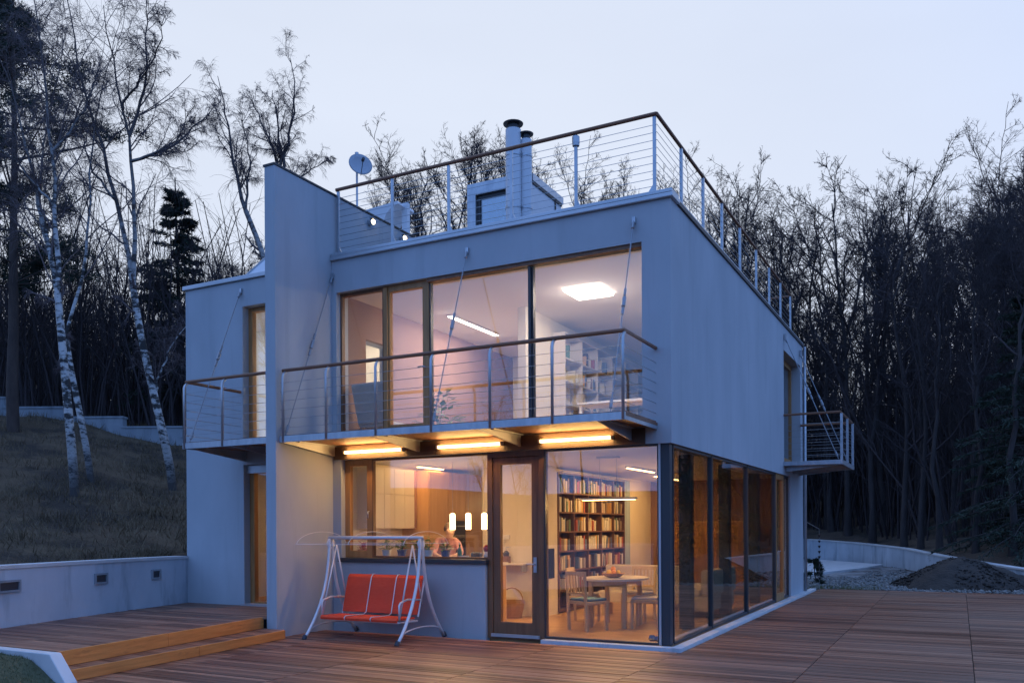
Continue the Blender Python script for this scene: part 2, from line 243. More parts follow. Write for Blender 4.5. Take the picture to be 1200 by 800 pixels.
# ------------------------------------------------------------------ mesh builders
ORG = {}
def tag(o, label=None, cat=None, group=None, kind=None):
    if label: o['label'] = label
    if cat: o['category'] = cat
    if group: o['group'] = group
    if kind: o['kind'] = kind
    return o
def empty(name, loc=(0, 0, 0), label=None, cat=None, group=None, rz=0):
    o = bpy.data.objects.new(name, None); C.objects.link(o); o.location = loc; o.rotation_euler.z = rz; o.empty_display_size = 0.2
    ORG[o.name] = Vector(loc) if rz == 0 else Vector((0, 0, 0))
    return tag(o, label, cat, group)
class MB:
    def __init__(s): s.v = []; s.f = []
    def add(s, vs, fs):
        k = len(s.v); s.v += [tuple(p) for p in vs]; s.f += [tuple(i + k for i in f) for f in fs]; return s
    def box(s, x0, x1, y0, y1, z0, z1):
        vs = [(x0, y0, z0), (x1, y0, z0), (x1, y1, z0), (x0, y1, z0), (x0, y0, z1), (x1, y0, z1), (x1, y1, z1), (x0, y1, z1)]
        return s.add(vs, [(3, 2, 1, 0), (4, 5, 6, 7), (0, 1, 5, 4), (1, 2, 6, 5), (2, 3, 7, 6), (3, 0, 4, 7)])
    def hexa(s, b4, t4):
        return s.add(list(b4) + list(t4), [(3, 2, 1, 0), (4, 5, 6, 7), (0, 1, 5, 4), (1, 2, 6, 5), (2, 3, 7, 6), (3, 0, 4, 7)])
    def tube(s, pts, r, n=8, cap=True):
        pts = [Vector(p) for p in pts]; m_ = len(pts)
        if not hasattr(r, '__len__'): r = [r]*m_
        rings = []; ref = None
        for i, p in enumerate(pts):
            d = (pts[min(i + 1, m_ - 1)] - pts[max(i - 1, 0)])
            d = d.normalized() if d.length > 1e-9 else Vector((0, 0, 1))
            if ref is None: ref = Vector((1, 0, 0)) if abs(d.x) < 0.8 else Vector((0, 1, 0))
            a = (ref - d*ref.dot(d)).normalized(); ref = a; c = d.cross(a)
            rings.append([p + (a*math.cos(2*math.pi*j/n) + c*math.sin(2*math.pi*j/n))*r[i] for j in range(n)])
        vs = [q for g in rings for q in g]
        fs = [(i*n + j, i*n + (j + 1) % n, (i + 1)*n + (j + 1) % n, (i + 1)*n + j) for i in range(m_ - 1) for j in range(n)]
        if cap: fs += [tuple(range(n))[::-1], tuple(range((m_ - 1)*n, m_*n))]
        return s.add(vs, fs)
    def lathe(s, cx, cy, prof, n=16):
        vs = [(cx + r*math.cos(2*math.pi*j/n), cy + r*math.sin(2*math.pi*j/n), z) for r, z in prof for j in range(n)]
        fs = [(i*n + j, i*n + (j + 1) % n, (i + 1)*n + (j + 1) % n, (i + 1)*n + j) for i in range(len(prof) - 1) for j in range(n)]
        fs += [tuple(range(n))[::-1], tuple(range((len(prof) - 1)*n, len(prof)*n))]
        return s.add(vs, fs)
    def prism(s, poly, axis, a, b):
        """extrude a 2-D polygon along an axis"""
        def P(u, v, w): return {'x': (w, u, v), 'y': (u, w, v), 'z': (u, v, w)}[axis]
        n = len(poly); vs = [P(u, v, a) for u, v in poly] + [P(u, v, b) for u, v in poly]
        return s.add(vs, [tuple(range(n))[::-1], tuple(range(n, 2*n))] + [(i, (i + 1) % n, n + (i + 1) % n, n + i) for i in range(n)])
    def wall(s, axis, w0, w1, u0, u1, v0, v1, holes):
        """slab between w0 and w1 along axis with rectangular holes, one closed skin"""
        us = sorted({u0, u1, *[min(max(h[k], u0), u1) for h in holes for k in (0, 1)]}); vs_ = sorted({v0, v1, *[min(max(h[k], v0), v1) for h in holes for k in (2, 3)]})
        nu, nv = len(us) - 1, len(vs_) - 1
        def fill(i, j):
            if not (0 <= i < nu and 0 <= j < nv): return False
            cu, cv = (us[i] + us[i + 1])/2, (vs_[j] + vs_[j + 1])/2
            return not any(h[0] < cu < h[1] and h[2] < cv < h[3] for h in holes)
        idx = {}
        def V(i, j, w):
            k = (i, j, w)
            if k not in idx:
                u, v = us[i], vs_[j]; ww = w1 if w else w0
                idx[k] = len(s.v); s.v.append({'x': (ww, u, v), 'y': (u, ww, v), 'z': (u, v, ww)}[axis])
            return idx[k]
        for i in range(nu):
            for j in range(nv):
                if not fill(i, j): continue
                s.f.append((V(i, j, 0), V(i + 1, j, 0), V(i + 1, j + 1, 0), V(i, j + 1, 0)))
                s.f.append((V(i, j, 1), V(i, j + 1, 1), V(i + 1, j + 1, 1), V(i + 1, j, 1)))
                for di, dj, A, B in ((-1, 0, (i, j), (i, j + 1)), (1, 0, (i + 1, j), (i + 1, j + 1)), (0, -1, (i, j), (i + 1, j)), (0, 1, (i, j + 1), (i + 1, j + 1))):
                    if not fill(i + di, j + dj): s.f.append((V(*A, 0), V(*B, 0), V(*B, 1), V(*A, 1)))
        return s
    def build(s, name, material, parent=None, smooth=False, bevel=0.0, fix=False):
        me = bpy.data.meshes.new(name); org = Vector((0, 0, 0))
        if parent is not None: org = ORG.get(parent.name, Vector((0, 0, 0)))
        me.from_pydata([(p[0] - org.x, p[1] - org.y, p[2] - org.z) for p in s.v], [], s.f)
        if fix:
            bm = bmesh.new(); bm.from_mesh(me); bmesh.ops.recalc_face_normals(bm, faces=bm.faces); bm.to_mesh(me); bm.free()
        me.materials.append(material)
        if smooth: me.shade_smooth()
        o = bpy.data.objects.new(name, me); C.objects.link(o)
        if parent is not None: o.parent = parent
        ORG[o.name] = org
        if bevel:
            b = o.modifiers.new('bevel', 'BEVEL'); b.width = bevel; b.segments = 2; b.limit_method = 'ANGLE'
        return o
def copy_tree(o, parent=None):
    c = o.copy(); C.objects.link(c); c.parent = parent
    for ch in o.children: copy_tree(ch, c)
    return c
def mesh_np(name, V, F, material, parent=None):
    """mesh object from numpy vertices and equal-length faces"""
    me = bpy.data.meshes.new(name); V = np.asarray(V, np.float32); F = np.asarray(F, np.int32)
    me.vertices.add(len(V)); me.vertices.foreach_set('co', V.ravel())
    k = F.shape[1]; me.loops.add(F.size); me.loops.foreach_set('vertex_index', F.ravel())
    me.polygons.add(len(F)); me.polygons.foreach_set('loop_start', np.arange(0, F.size, k, dtype=np.int32))
    me.update(calc_edges=True); me.validate()
    me.materials.append(material)
    o = bpy.data.objects.new(name, me); C.objects.link(o)
    if parent is not None: o.parent = parent
    return o

# ------------------------------------------------------------------ terrain
def sm(a, b, x): t = np.clip((x - a)/(b - a), 0, 1); return t*t*(3 - 2*t)
def wob(x, y): return 0.10*np.sin(0.9*x + 1.3*y) + 0.08*np.sin(1.7*x - 0.8*y + 1) + 0.05*np.sin(3.1*x + 2.3*y + 2)
RW = [(-9.05, 0.0), (-8.86, -1.24), (-8.61, -2.36), (-8.2, -3.93), (-7.75, -5.3), (-7.1, -7.2), (-6.2, -9.5), (-4.6, -13)]   # retaining wall, face line
def rwx(y): return np.interp(y, [p[1] for p in RW[::-1]], [p[0] for p in RW[::-1]])
LW = [(-14, 35.0), (-3.2, 32.3), (-0.94, 30.9), (1.47, 25.6), (2.7, 21.5), (4.97, 17.0), (8, 13), (12, 9), (20, 4), (60, -6)]  # low garden wall
LWZ = [1.05, 1.0, 0.87, 0.74, 0.6, 0.37, 0.25, 0.2, 0.1, 0.1]
def lwy(x): return np.interp(x, [-60] + [p[0] for p in LW], [46] + [p[1] for p in LW])
def lwz(x): return np.interp(x, [p[0] for p in LW], LWZ)
def hill_z(x, y):
    d = np.maximum(-(x + 9) + 0.4*y, -2); dc = np.where(d > 17, 17 + (d - 17)*0.22, d); h = 1.1 + 0.2*dc + 0.003*dc**2
    return h*np.where(y > 11, sm(-3, -10, x), 1.0) + wob(x, y)*0.5*sm(0, 3, d)
def forest_z(x, y):
    b_ = np.maximum(y - lwy(x), 0); return lwz(x) - 0.2 + 0.13*np.minimum(b_, 100) + wob(x*0.6, y*0.6)*np.minimum(b_/4, 1.5)
def ground_at(x, y):
    z = -0.06
    if y > lwy(x): z = max(z, float(forest_z(x, y)))
    xb = rwx(y) if y < 0 else (-9.1 if y < 12 else -3)
    if x < xb - 0.2: z = max(z, float(hill_z(x, y)))
    return z
def sheet(name, X, Y, Z, material):
    nr, ncol = X.shape; idx = np.arange(nr*ncol).reshape(nr, ncol)
    F = np.stack([idx[:-1, :-1], idx[:-1, 1:], idx[1:, 1:], idx[1:, :-1]], -1).reshape(-1, 4)
    o = mesh_np(name, np.stack([X, Y, Z], -1).reshape(-1, 3), F, material); o.data.shade_smooth(); return tag(o, kind='structure')
ax = np.linspace(-400, 400, 41); X, Y = np.meshgrid(ax, ax)
sheet('ground', X, Y, np.full_like(X, -0.075), M['ground'])
ys = np.concatenate([np.arange(-40, -13, 3), np.arange(-13, 14, 0.5), np.arange(14, 40, 1.5), np.arange(40, 120, 8)])
ss = np.concatenate([np.arange(0.2, 20, 0.5), np.arange(20, 50, 2), np.arange(50, 150, 12)])
S, Y = np.meshgrid(ss, ys); XB = np.where(Y < 0, rwx(Y), np.where(Y < 12, -9.1, -3.0)); X = XB - S
sheet('hill', X, Y, hill_z(X, Y), M['hill'])
xs = np.concatenate([np.arange(-120, -20, 6), np.arange(-20, 20, 0.8), np.arange(20, 130, 6)])
bs = np.concatenate([np.arange(0.12, 12, 0.8), np.arange(12, 60, 3), np.arange(60, 240, 15)])
X, B_ = np.meshgrid(xs, bs); Y = lwy(X) + B_
sheet('forest_floor', X, Y, forest_z(X, Y), M['ground'])
ax_ = np.linspace(-260, 260, 60); ay_ = np.concatenate([np.linspace(-60, -160, 16), np.linspace(-180, -400, 8)]); X, Y = np.meshgrid(ax_, ay_)
sheet('reflection_ridge', X, Y, -0.4 + 9.0*sm(-62, -150, Y) + 1.2*np.sin(X*0.045) + 0.8*np.sin(X*0.11 + 1), M['ground'])  # unseen ridge behind the camera, added to keep sky reflections off the lower panes
# gravelled yard behind the deck
ax_ = np.linspace(-14, 14, 57); ay_ = np.linspace(12.2, 36, 49); X, Y = np.meshgrid(ax_, ay_)
Z = -0.05 + 0.03*np.sin(X*1.7 + Y)*np.sin(Y*1.3); keep = Y < lwy(X) + 0.1
Z = np.where(keep, Z, -0.5); sheet('yard', X, Y, Z, M['gravel_ground'])

def strip_wall(mb, pts, tops, thick, side, z0):
    """wall following a polyline; thick to the given side"""
    P = [Vector((p[0], p[1], 0)) for p in pts]; n = len(P); Nn = []
    for i in range(n):
        d = (P[min(i + 1, n - 1)] - P[max(i - 1, 0)]).normalized(); Nn.append(Vector((-d.y, d.x, 0))*side)
    k = len(mb.v)
    for i in range(n):
        a, b_ = P[i], P[i] + Nn[i]*thick
        mb.v += [(a.x, a.y, z0), (a.x, a.y, tops[i]), (b_.x, b_.y, tops[i]), (b_.x, b_.y, z0)]
    for i in range(n - 1):
        o = k + i*4
        for q in range(4): mb.f.append((o + q, o + (q + 1) % 4, o + 4 + (q + 1) % 4, o + 4 + q))
    mb.f += [(k, k + 1, k + 2, k + 3), tuple(k + (n - 1)*4 + q for q in (3, 2, 1, 0))]
    return mb
def smooth_line(pts, n):
    P = np.array(pts, float); t = np.r_[0, np.cumsum(np.linalg.norm(np.diff(P, axis=0), axis=1))]; u = np.linspace(0, t[-1], n)
    X = np.interp(u, t, P[:, 0]); Y = np.interp(u, t, P[:, 1]); k = np.ones(5)/5
    for _ in range(2):
        Xp = np.r_[[X[0]]*2, X, [X[-1]]*2]; Yp = np.r_[[Y[0]]*2, Y, [Y[-1]]*2]; x0, xn, y0, yn = X[0], X[-1], Y[0], Y[-1]
        X = np.convolve(Xp, k, 'valid'); Y = np.convolve(Yp, k, 'valid'); X[0], X[-1], Y[0], Y[-1] = x0, xn, y0, yn
    return list(zip(X.tolist(), Y.tolist()))
w = empty('retaining_wall', (-8.6, -2.4, 0), 'curved grey concrete retaining wall between the upper deck and the grassy slope', 'wall')
strip_wall(MB(), RW, [1.10]*len(RW), 0.25, -1, -0.3).build('wall_face', M['concrete'], w, fix=True)
cl = [(p[0] + 0.02, p[1] - 0.005) for p in RW]
mb = strip_wall(MB(), cl, [1.15]*len(RW), 0.30, -1, 1.102); mb.build('coping', M['concrete_pale'], w, fix=True)
for y0, hw, lab in ((-3.80, 0.17, 'widest and furthest from the house'), (-2.05, 0.11, 'between the two others'), (-0.80, 0.08, 'beside the house corner')):
    x0 = float(rwx(y0)); dx = float(rwx(y0 + 0.2) - rwx(y0 - 0.2)); a = math.atan2(0.4, dx) - math.pi/2
    t = empty('wall_light', (x0, y0, 0.86), 'unlit slot light set in the concrete retaining wall, ' + lab, 'lamp', rz=a)
    MB().wall('x', -0.01, 0.03, -hw - 0.03, hw + 0.03, -0.085, 0.085, [(-hw, hw, -0.055, 0.055)]).build('housing', M['concrete_old'], t, fix=True)
    MB().box(-0.005, 0.008, -hw, hw, -0.055, 0.055).build('lens', M['dark'], t)
lw = smooth_line(LW[:9], 60); lt = [float(lwz(p[0])) for p in lw]
w = empty('garden_wall', (1.5, 25.6, 0), 'low pale concrete wall curving round the gravel yard in front of the wood', 'wall')
strip_wall(MB(), lw, [z - 0.05 for z in lt], 0.25, 1, -0.3).build('wall_face', M['concrete'], w, fix=True)
lc = lw; strip_wall(MB(), [(p[0] - 0.02, p[1] - 0.02) for p in lw], lt, 0.32, 1, 0.0)
mb = MB(); P = [Vector((p[0], p[1], 0)) for p in lw]
for i in range(len(P)):
    d = (P[min(i + 1, len(P) - 1)] - P[max(i - 1, 0)]).normalized(); n_ = Vector((-d.y, d.x, 0)); a, b_ = P[i] - n_*0.025, P[i] + n_*0.28
    mb.v += [(a.x, a.y, lt[i] - 0.048), (a.x, a.y, lt[i]), (b_.x, b_.y, lt[i]), (b_.x, b_.y, lt[i] - 0.048)]
for i in range(len(P) - 1):
    for q in range(4): mb.f.append((i*4 + q, i*4 + (q + 1) % 4, i*4 + 4 + (q + 1) % 4, i*4 + 4 + q))
mb.build('coping', M['concrete_pale'], w, fix=True)
# stepped wall along the top of the slope, one panel for each step
rv = Vector((math.cos(YAW), math.sin(YAW), 0)); base = Vector((-26.2, 4.9, 0))
w = empty('stepped_wall', (base.x, base.y, 0), 'pale concrete block wall stepping down along the top of the slope', 'wall')
for i in range(7):
    a = base + rv*(1.93*i - 1.6); b_ = base + rv*(1.93*(i + 1) - 1.6); th = Vector((-rv.y, rv.x, 0))*0.3
    zt = 6.05 - 0.33*(i - 0.8)
    q = [(p.x, p.y) for p in (a, b_, b_ + th, a + th)]
    MB().hexa([(x, y, zt - 2.2) for x, y in q], [(x, y, zt - 0.06) for x, y in q]).build('wall_panel', M['concrete_old'], w, fix=True)
    q = [(p.x, p.y) for p in (a - rv*0.03 - th*0.1, b_ + rv*0.03 - th*0.1, b_ + rv*0.03 + th*1.1, a - rv*0.03 + th*1.1)]
    MB().hexa([(x, y, zt - 0.058) for x, y in q], [(x, y, zt) for x, y in q]).build('coping', M['concrete_old'], w, fix=True)

# concrete slab, soil heap, gravel in the yard
o = MB().prism([(-9, 18.6), (-1.0, 19.0), (0.2, 24.0), (0.6, 27.0), (-2.6, 31.6), (-9, 32)], 'z', -0.1, 0.03).build('concrete_slab', M['concrete_pale'], fix=True); tag(o, kind='structure')
def heap():
    n, mq = 48, 20; V = []; F = []; rnd = random.Random(3)
    ph = [rnd.uniform(0, 6.28) for _ in range(6)]
    for i in range(mq + 1):
        for j in range(n):
            a = 2*math.pi*j/n; r = i/mq
            rx = 2.3 if math.cos(a) > 0 else 1.9; ry = 2.0
            k = 1 + 0.10*math.sin(3*a + ph[0]) + 0.06*math.sin(7*a + ph[1])
            x, y = 3.45 + rx*r*k*math.cos(a), 15.2 + ry*r*k*math.sin(a)
            h = 0.92*(1 - r**1.15)*(1 - 0.12*math.exp(-(r/0.16)**2)) if r < 1 else 0
            h *= 1 - 0.45*max(0, math.cos(a))*r
            h += (0.035*math.sin(9*x + ph[2])*math.sin(8*y + ph[3]) + 0.02*math.sin(23*x)*math.sin(19*y + 1))*(1 - r)
            V.append((x, y, max(h, 0) - 0.06 + (0 if i < mq else -0.05)))
    for i in range(mq):
        for j in range(n): F.append((i*n + j, i*n + (j + 1) % n, (i + 1)*n + (j + 1) % n, (i + 1)*n + j))
    o = mesh_np('soil_heap', V, F, M['soil']); o.data.shade_smooth(); return o
tag(heap(), 'heap of dark brown soil tipped at the edge of the gravel yard', 'soil heap')
rng = np.random.default_rng(5)
OCT_V = np.array([(1, 0, 0), (-1, 0, 0), (0, 1, 0), (0, -1, 0), (0, 0, 1), (0, 0, -1)], float)
OCT_F = np.array([(0, 2, 4), (2, 1, 4), (1, 3, 4), (3, 0, 4), (2, 0, 5), (1, 2, 5), (3, 1, 5), (0, 3, 5)])
def scatter_stones(name, px, py, pz, size, material):
    n = len(px); sc_ = size[:, None]*rng.uniform(0.5, 1.2, (n, 3)); a = rng.uniform(0, 6.28, n)
    V = OCT_V[None]*(sc_[:, None, :]) + rng.normal(0, 0.25, (n, 6, 3))*size[:, None, None]
    x = V[..., 0]*np.cos(a)[:, None] - V[..., 1]*np.sin(a)[:, None]; y = V[..., 0]*np.sin(a)[:, None] + V[..., 1]*np.cos(a)[:, None]
    V = np.stack([x + px[:, None], y + py[:, None], V[..., 2]*0.7 + pz[:, None]], -1).reshape(-1, 3)
    F = (OCT_F[None] + (np.arange(n)*6)[:, None, None]).reshape(-1, 3)
    return mesh_np(name, V, F, material)
n = 7000; gx = rng.uniform(-1.0, 8, n); gy = 12.45 + rng.gamma(1.6, 2.2, n)
ok = (gy < lwy(gx) - 0.4) & ~((gx < 0.5) & (gy > 18.4)); gx, gy = gx[ok], gy[ok]
o = scatter_stones('gravel', gx, gy, np.full(len(gx), -0.03), rng.uniform(0.02, 0.075, len(gx)), M['stone']); tag(o, 'loose pale gravel spread over the yard beyond the deck', 'gravel', kind='stuff')
n = 1500; a = rng.uniform(0, 6.28, n); r = rng.uniform(0.05, 1.02, n)**0.6
hx = 3.45 + np.where(np.cos(a) > 0, 2.3, 1.9)*r*np.cos(a); hy = 15.2 + 2.0*r*np.sin(a)
o = scatter_stones('soil_clods', hx, hy, 0.9*(1 - r**1.15)*(1 - 0.45*np.maximum(0, np.cos(a))*r) - 0.06, rng.uniform(0.015, 0.06, n), M['soil']); tag(o, 'loose clods lying on the dark soil heap', 'soil', kind='stuff')

def blades(name, px, py, pz, h, w_, lean, material):
    n = len(px); a = rng.uniform(0, 6.28, n); b_ = rng.uniform(0, 6.28, n); l = rng.uniform(0.2, 1.0, n)*lean
    dx, dy = np.cos(a)*w_, np.sin(a)*w_
    tip = np.stack([px + np.cos(b_)*l*h, py + np.sin(b_)*l*h, pz + h*np.sqrt(np.maximum(0.05, 1 - (l*0.8)**2))], -1)
    V = np.stack([np.stack([px - dx, py - dy, pz], -1), np.stack([px + dx, py + dy, pz], -1), tip], 1).reshape(-1, 3)
    return mesh_np(name, V, np.arange(3*n).reshape(-1, 3), material)
n = 90000; s = rng.uniform(0.0, 1, n)**1.5*17 + 0.25; gy = rng.uniform(-6, 16, n); gx = np.where(gy < 0, rwx(gy), -9.1) - s - 0.05
cl_ = np.sin(gx*2.1 + 1.3*np.sin(gy*1.9))*np.sin(gy*2.4 + np.sin(gx*1.7)); ok = rng.uniform(-1.0, 0.9, n) < cl_; gx, gy = gx[ok], gy[ok]
o = blades('dry_grass', gx, gy, hill_z(gx, gy) - 0.02, rng.uniform(0.08, 0.30, len(gx)), 0.010, 1.0, M['dry_grass']); tag(o, 'matted dry brown grass covering the slope', 'grass', kind='stuff')

# ------------------------------------------------------------------ decks
def in_view(x, y, z=0.0):
    d = Vector((x, y, z)) - CAM; dz = d.dot(fw)
    if dz < 1: return None
    u = 600 + 998*d.dot(rt)/dz; v = 617.5 - 998*d.z/dz
    return dz if -40 < u < 1240 and v < 815 else None
deck = empty('terrace_deck', (0, 0, 0)); tag(deck, kind='structure')
pieces = []
for j in range(int(-10.5/BW), int(12.3/BW)):
    y0, y1 = j*BW + 0.004, (j + 1)*BW - 0.004
    xl = (-5.69 if y0 > -1.3 else (-6.0 if y0 > -5.1 else -4.93)) if y1 < -0.14 else 0.17
    for k in range(-6, 5):
        a, b_ = PX0 + k*PW + 0.005, PX0 + (k + 1)*PW - 0.005
        a = max(a, xl)
        if b_ - a < 0.08: continue
        pieces.append((a, b_, y0, y1))
vis = sorted([(in_view((p[0] + p[1])/2, p[2]) or 1e9, i) for i, p in enumerate(pieces)])
near = {i for d, i in vis[:290] if d < 1e8}
bcache = {}; rb = random.Random(11); rest = MB()
for i, (a, b_, y0, y1) in enumerate(pieces):
    dz = rb.uniform(-0.0025, 0.0025)
    if i in near:
        key = round(b_ - a, 3)
        if key not in bcache:
            o = MB().box(-key/2, key/2, -(BW - 0.008)/2, (BW - 0.008)/2, -0.028, 0).build('board', M['deck'], deck); bcache[key] = o
        else:
            o = bcache[key].copy(); C.objects.link(o); o.parent = deck
        o.location = ((a + b_)/2, (y0 + y1)/2, dz)
    else: rest.box(a, b_, y0, y1, -0.028, dz)
tag(rest.build('boards', M['deck'], deck), kind='stuff')
MB().box(-6, 10, -10.6, -0.2, -0.07, -0.034).build('underlay', M['soot'], deck); MB().box(0.2, 10, -0.19, 12.25, -0.07, -0.034).build('underlay', M['soot'], deck)
for k in range(0, 3):   # edging strip beside the seams
    pass
ZU, ZS = 0.30, 0.13
E0, E1 = Vector((-5.33, -5.08, 0)), Vector((-5.95, -1.31, 0))
S0, S1 = Vector((-5.08, -5.08, 0)), Vector((-5.50, -1.33, 0))
ud = empty('upper_deck', (-7, -2.5, 0)); tag(ud, kind='structure')
mb = MB()
for j in range(int(-5.1/BW), 0):
    y0, y1 = j*BW + 0.004, (j + 1)*BW - 0.004
    if y0 < -5.08: continue
    def xr(y): return E0.x + (E1.x - E0.x)*(y - E0.y)/(E1.y - E0.y) - 0.03 if y < -1.31 else -5.90
    l0, l1 = float(rwx(y0)) + 0.02, float(rwx(y1)) + 0.02; r0, r1 = xr(y0), xr(y1); cut = rb.uniform(0.3, 0.7)
    c0, c1 = l0 + (r0 - l0)*cut, l1 + (r1 - l1)*cut; dz = ZU + rb.uniform(-0.0025, 0.0025)
    for (p, q, s_, t_) in ((l0, c0 - 0.004, c1 - 0.004, l1), (c0 + 0.004, r0, r1, c1 + 0.004)):
        mb.hexa([(p, y0, ZU - 0.03), (q, y0, ZU - 0.03), (s_, y1, ZU - 0.03), (t_, y1, ZU - 0.03)], [(p, y0, dz), (q, y0, dz), (s_, y1, dz), (t_, y1, dz)])
tag(mb.build('boards', M['deck'], ud), kind='stuff')
MB().prism([(-5.37, -5.07), (-5.98, -1.31), (-5.95, -0.02), (-9.0, -0.02), (-8.6, -2.36), (-8.2, -3.93), (-7.8, -5.07)], 'z', 0.0, ZU - 0.035).build('underlay', M['soot'], ud, fix=True)
def plank(name, A, B, thick, z0, z1, parent, m_):
    d = (B - A).normalized(); n_ = Vector((d.y, -d.x, 0))*thick   # towards +x
    q = [A, B, B - n_, A - n_]
    return MB().hexa([(p.x, p.y, z0) for p in q], [(p.x, p.y, z1) for p in q]).build(name, m_, parent, fix=True, bevel=0.004)
mid = E0.lerp(E1, 0.46); plank('riser_board', E0, mid - (E1 - E0).normalized()*0.003, 0.03, ZS + 0.002, ZU + 0.004, ud, M['riser']); plank('riser_board', mid + (E1 - E0).normalized()*0.003, E1, 0.03, ZS + 0.002, ZU + 0.001, ud, M['riser'])
mid = S0.lerp(S1, 0.52); plank('riser_board', S0, mid - (S1 - S0).normalized()*0.003, 0.03, 0.003, ZS - 0.001, ud, M['riser']); plank('riser_board', mid + (S1 - S0).normalized()*0.003, S1, 0.03, 0.003, ZS - 0.003, ud, M['riser'])
for k in range(3):
    f0, f1 = k/3, (k + 1)/3
    A, B = E0.lerp(S0, f0), E1.lerp(S1, f0); A2, B2 = E0.lerp(S0, f1), E1.lerp(S1, f1)
    q = [A + (A2 - A)*0.02, A2 - (A2 - A)*0.02, B2 - (B2 - B)*0.02, B + (B2 - B)*0.02]
    if k == 2: q[1] = A2 - (A2 - A)*0.1; q[2] = B2 - (B2 - B)*0.1
    MB().hexa([(p.x, p.y, ZS - 0.028) for p in q], [(p.x, p.y, ZS - 0.002*k) for p in q]).build('tread_board', M['deck'], ud, fix=True)
o = MB().prism([(-8.2, -0.1), (-4.93, -0.1), (-4.93, 0.02), (-5.20, 0.315), (-8.2, 0.325)], 'y', -5.24, -5.10).build('step_cheek', M['concrete_pale'], fix=True, bevel=0.01)
tag(o, 'pale concrete cheek wall sloping down beside the deck steps', 'wall')
ax_ = np.linspace(-12, -4.94, 40); ay_ = np.linspace(-12, -5.25, 40); X, Y = np.meshgrid(ax_, ay_)
def lawn_z(X, Y): return 0.29*sm(-4.85, -5.7, X)*sm(-7.6, -5.4, Y) + 0.012*np.sin(9*X)*np.sin(8*Y) - 0.02
sheet('lawn', X, Y, lawn_z(X, Y), M['lawn_ground'])
n = 26000; gx = rng.uniform(-8, -4.95, n); gy = rng.uniform(-7.2, -5.25, n)
o = blades('lawn_grass', gx, gy, lawn_z(gx, gy) - 0.01, rng.uniform(0.015, 0.05, n), 0.004, 0.9, M['lawn']); tag(o, 'short dull green grass beside the pale step cheek', 'grass', kind='stuff')

# ------------------------------------------------------------------ house shell
house = empty('house', (0, 0, 0), 'modern two storey grey rendered house with lit glass front and roof terrace', 'house')
H = lambda mb, name, m_, **k: mb.build(name, M[m_] if isinstance(m_, str) else m_, house, **k)
HZ = 5.98
H(MB().wall('y', 0.0, 0.3, -5.688, 0.0, -0.1, HZ, [(-5.60, -0.40, 3.10, 5.46), (-5.52, -2.83, 1.13, 2.74), (-2.84, 0.1, -0.2, 2.74)]), 'front_wall', 'plaster', fix=True)
H(MB().wall('x', -0.3, 0.0, 0.3, 10.75, -0.1, HZ, [(0.2, 8.95, -0.2, 2.74), (8.20, 10.38, 2.99, 5.46)]), 'side_wall', 'plaster', fix=True)
H(MB().box(-9.07, -0.3, 10.45, 10.75, -0.1, HZ), 'back_wall', 'plaster')
H(MB().wall('x', -5.89, -5.69, -1.31, 4.2, -0.1, 7.08, [(0.78, 1.55, 3.06, 4.86)]), 'fin_wall', 'plaster', fix=True, bevel=0.008)
H(MB().box(-5.905, -5.675, -1.325, 4.215, 7.082, 7.11), 'fin_coping', 'soot')
H(MB().wall('x', -5.686, -5.60, 0.302, 10.45, 0.0, 5.9, [(0.78, 1.55, 3.06, 4.86)]), 'inner_wall', 'brownwall', fix=True)
H(MB().wall('x', -5.602, -5.585, 0.302, 10.4, 0.06, 2.73, []), 'inner_lining', 'cream', fix=True)
# left wing
H(MB().wall('y', 0.0, 0.3, -9.07, -5.892, -0.1, 5.95, [(-7.67, -6.15, 3.06, 5.49), (-7.66, -6.15, 0.30, 2.74)]), 'wing_front_wall', 'plaster', fix=True, bevel=0.012)
H(MB().box(-9.07, -8.80, 0.3, 10.45, -0.1, 5.95), 'wing_side_wall', 'plaster')
H(MB().box(-8.8, -5.89, 0.3, 10.45, 2.74, 3.05), 'wing_floor_slab', 'ceiling'); H(MB().box(-8.8, -5.89, 0.3, 10.45, 5.5, 5.9), 'wing_roof_slab', 'ceiling')
H(MB().box(-8.8, -5.89, 0.3, 10.45, 0.0, 0.30), 'wing_floor', 'floor')
H(MB().box(-8.8, -5.89, 3.6, 3.7, 0.30, 2.74), 'wing_partition', 'panel'); H(MB().box(-8.8, -5.89, 3.6, 3.7, 3.05, 5.5), 'wing_partition', 'cream')
H(MB().box(-9.11, -5.892, -0.04, 0.34, 5.952, 6.03).box(-9.11, -8.78, 0.34, 10.79, 5.952, 6.03), 'wing_coping', 'coping', bevel=0.01)
# floors, ceilings, partitions
H(MB().box(-5.585, -0.05, 0.12, 10.45, -0.05, 0.06), 'ground_floor', 'floor')
H(MB().box(-5.6, -0.3, 0.3, 10.45, 2.73, 3.06), 'floor_slab', 'ceiling'); H(MB().box(-5.6, -0.3, 0.3, 10.45, 3.062, 3.075), 'upper_floor', 'floor')
H(MB().box(-5.6, -0.3, 0.3, 10.45, 5.47, 5.97), 'roof_slab', 'ceiling'); H(MB().box(-5.68, -0.02, 0.02, 10.73, 5.985, 6.02), 'roof_membrane', 'soot')
H(MB().box(-3.42, -3.36, 3.12, 10.4, 0.06, 2.73), 'partition_wall', 'cream'); H(MB().box(-3.45, -3.3, 2.28, 10.4, 3.075, 5.47), 'partition_wall', 'cream')
H(MB().box(-5.58, -3.42, 5.2, 5.3, 0.06, 2.73), 'kitchen_wall', 'cream'); H(MB().box(-5.6, -3.45, 6.2, 6.3, 3.075, 5.47), 'study_wall', 'cream')
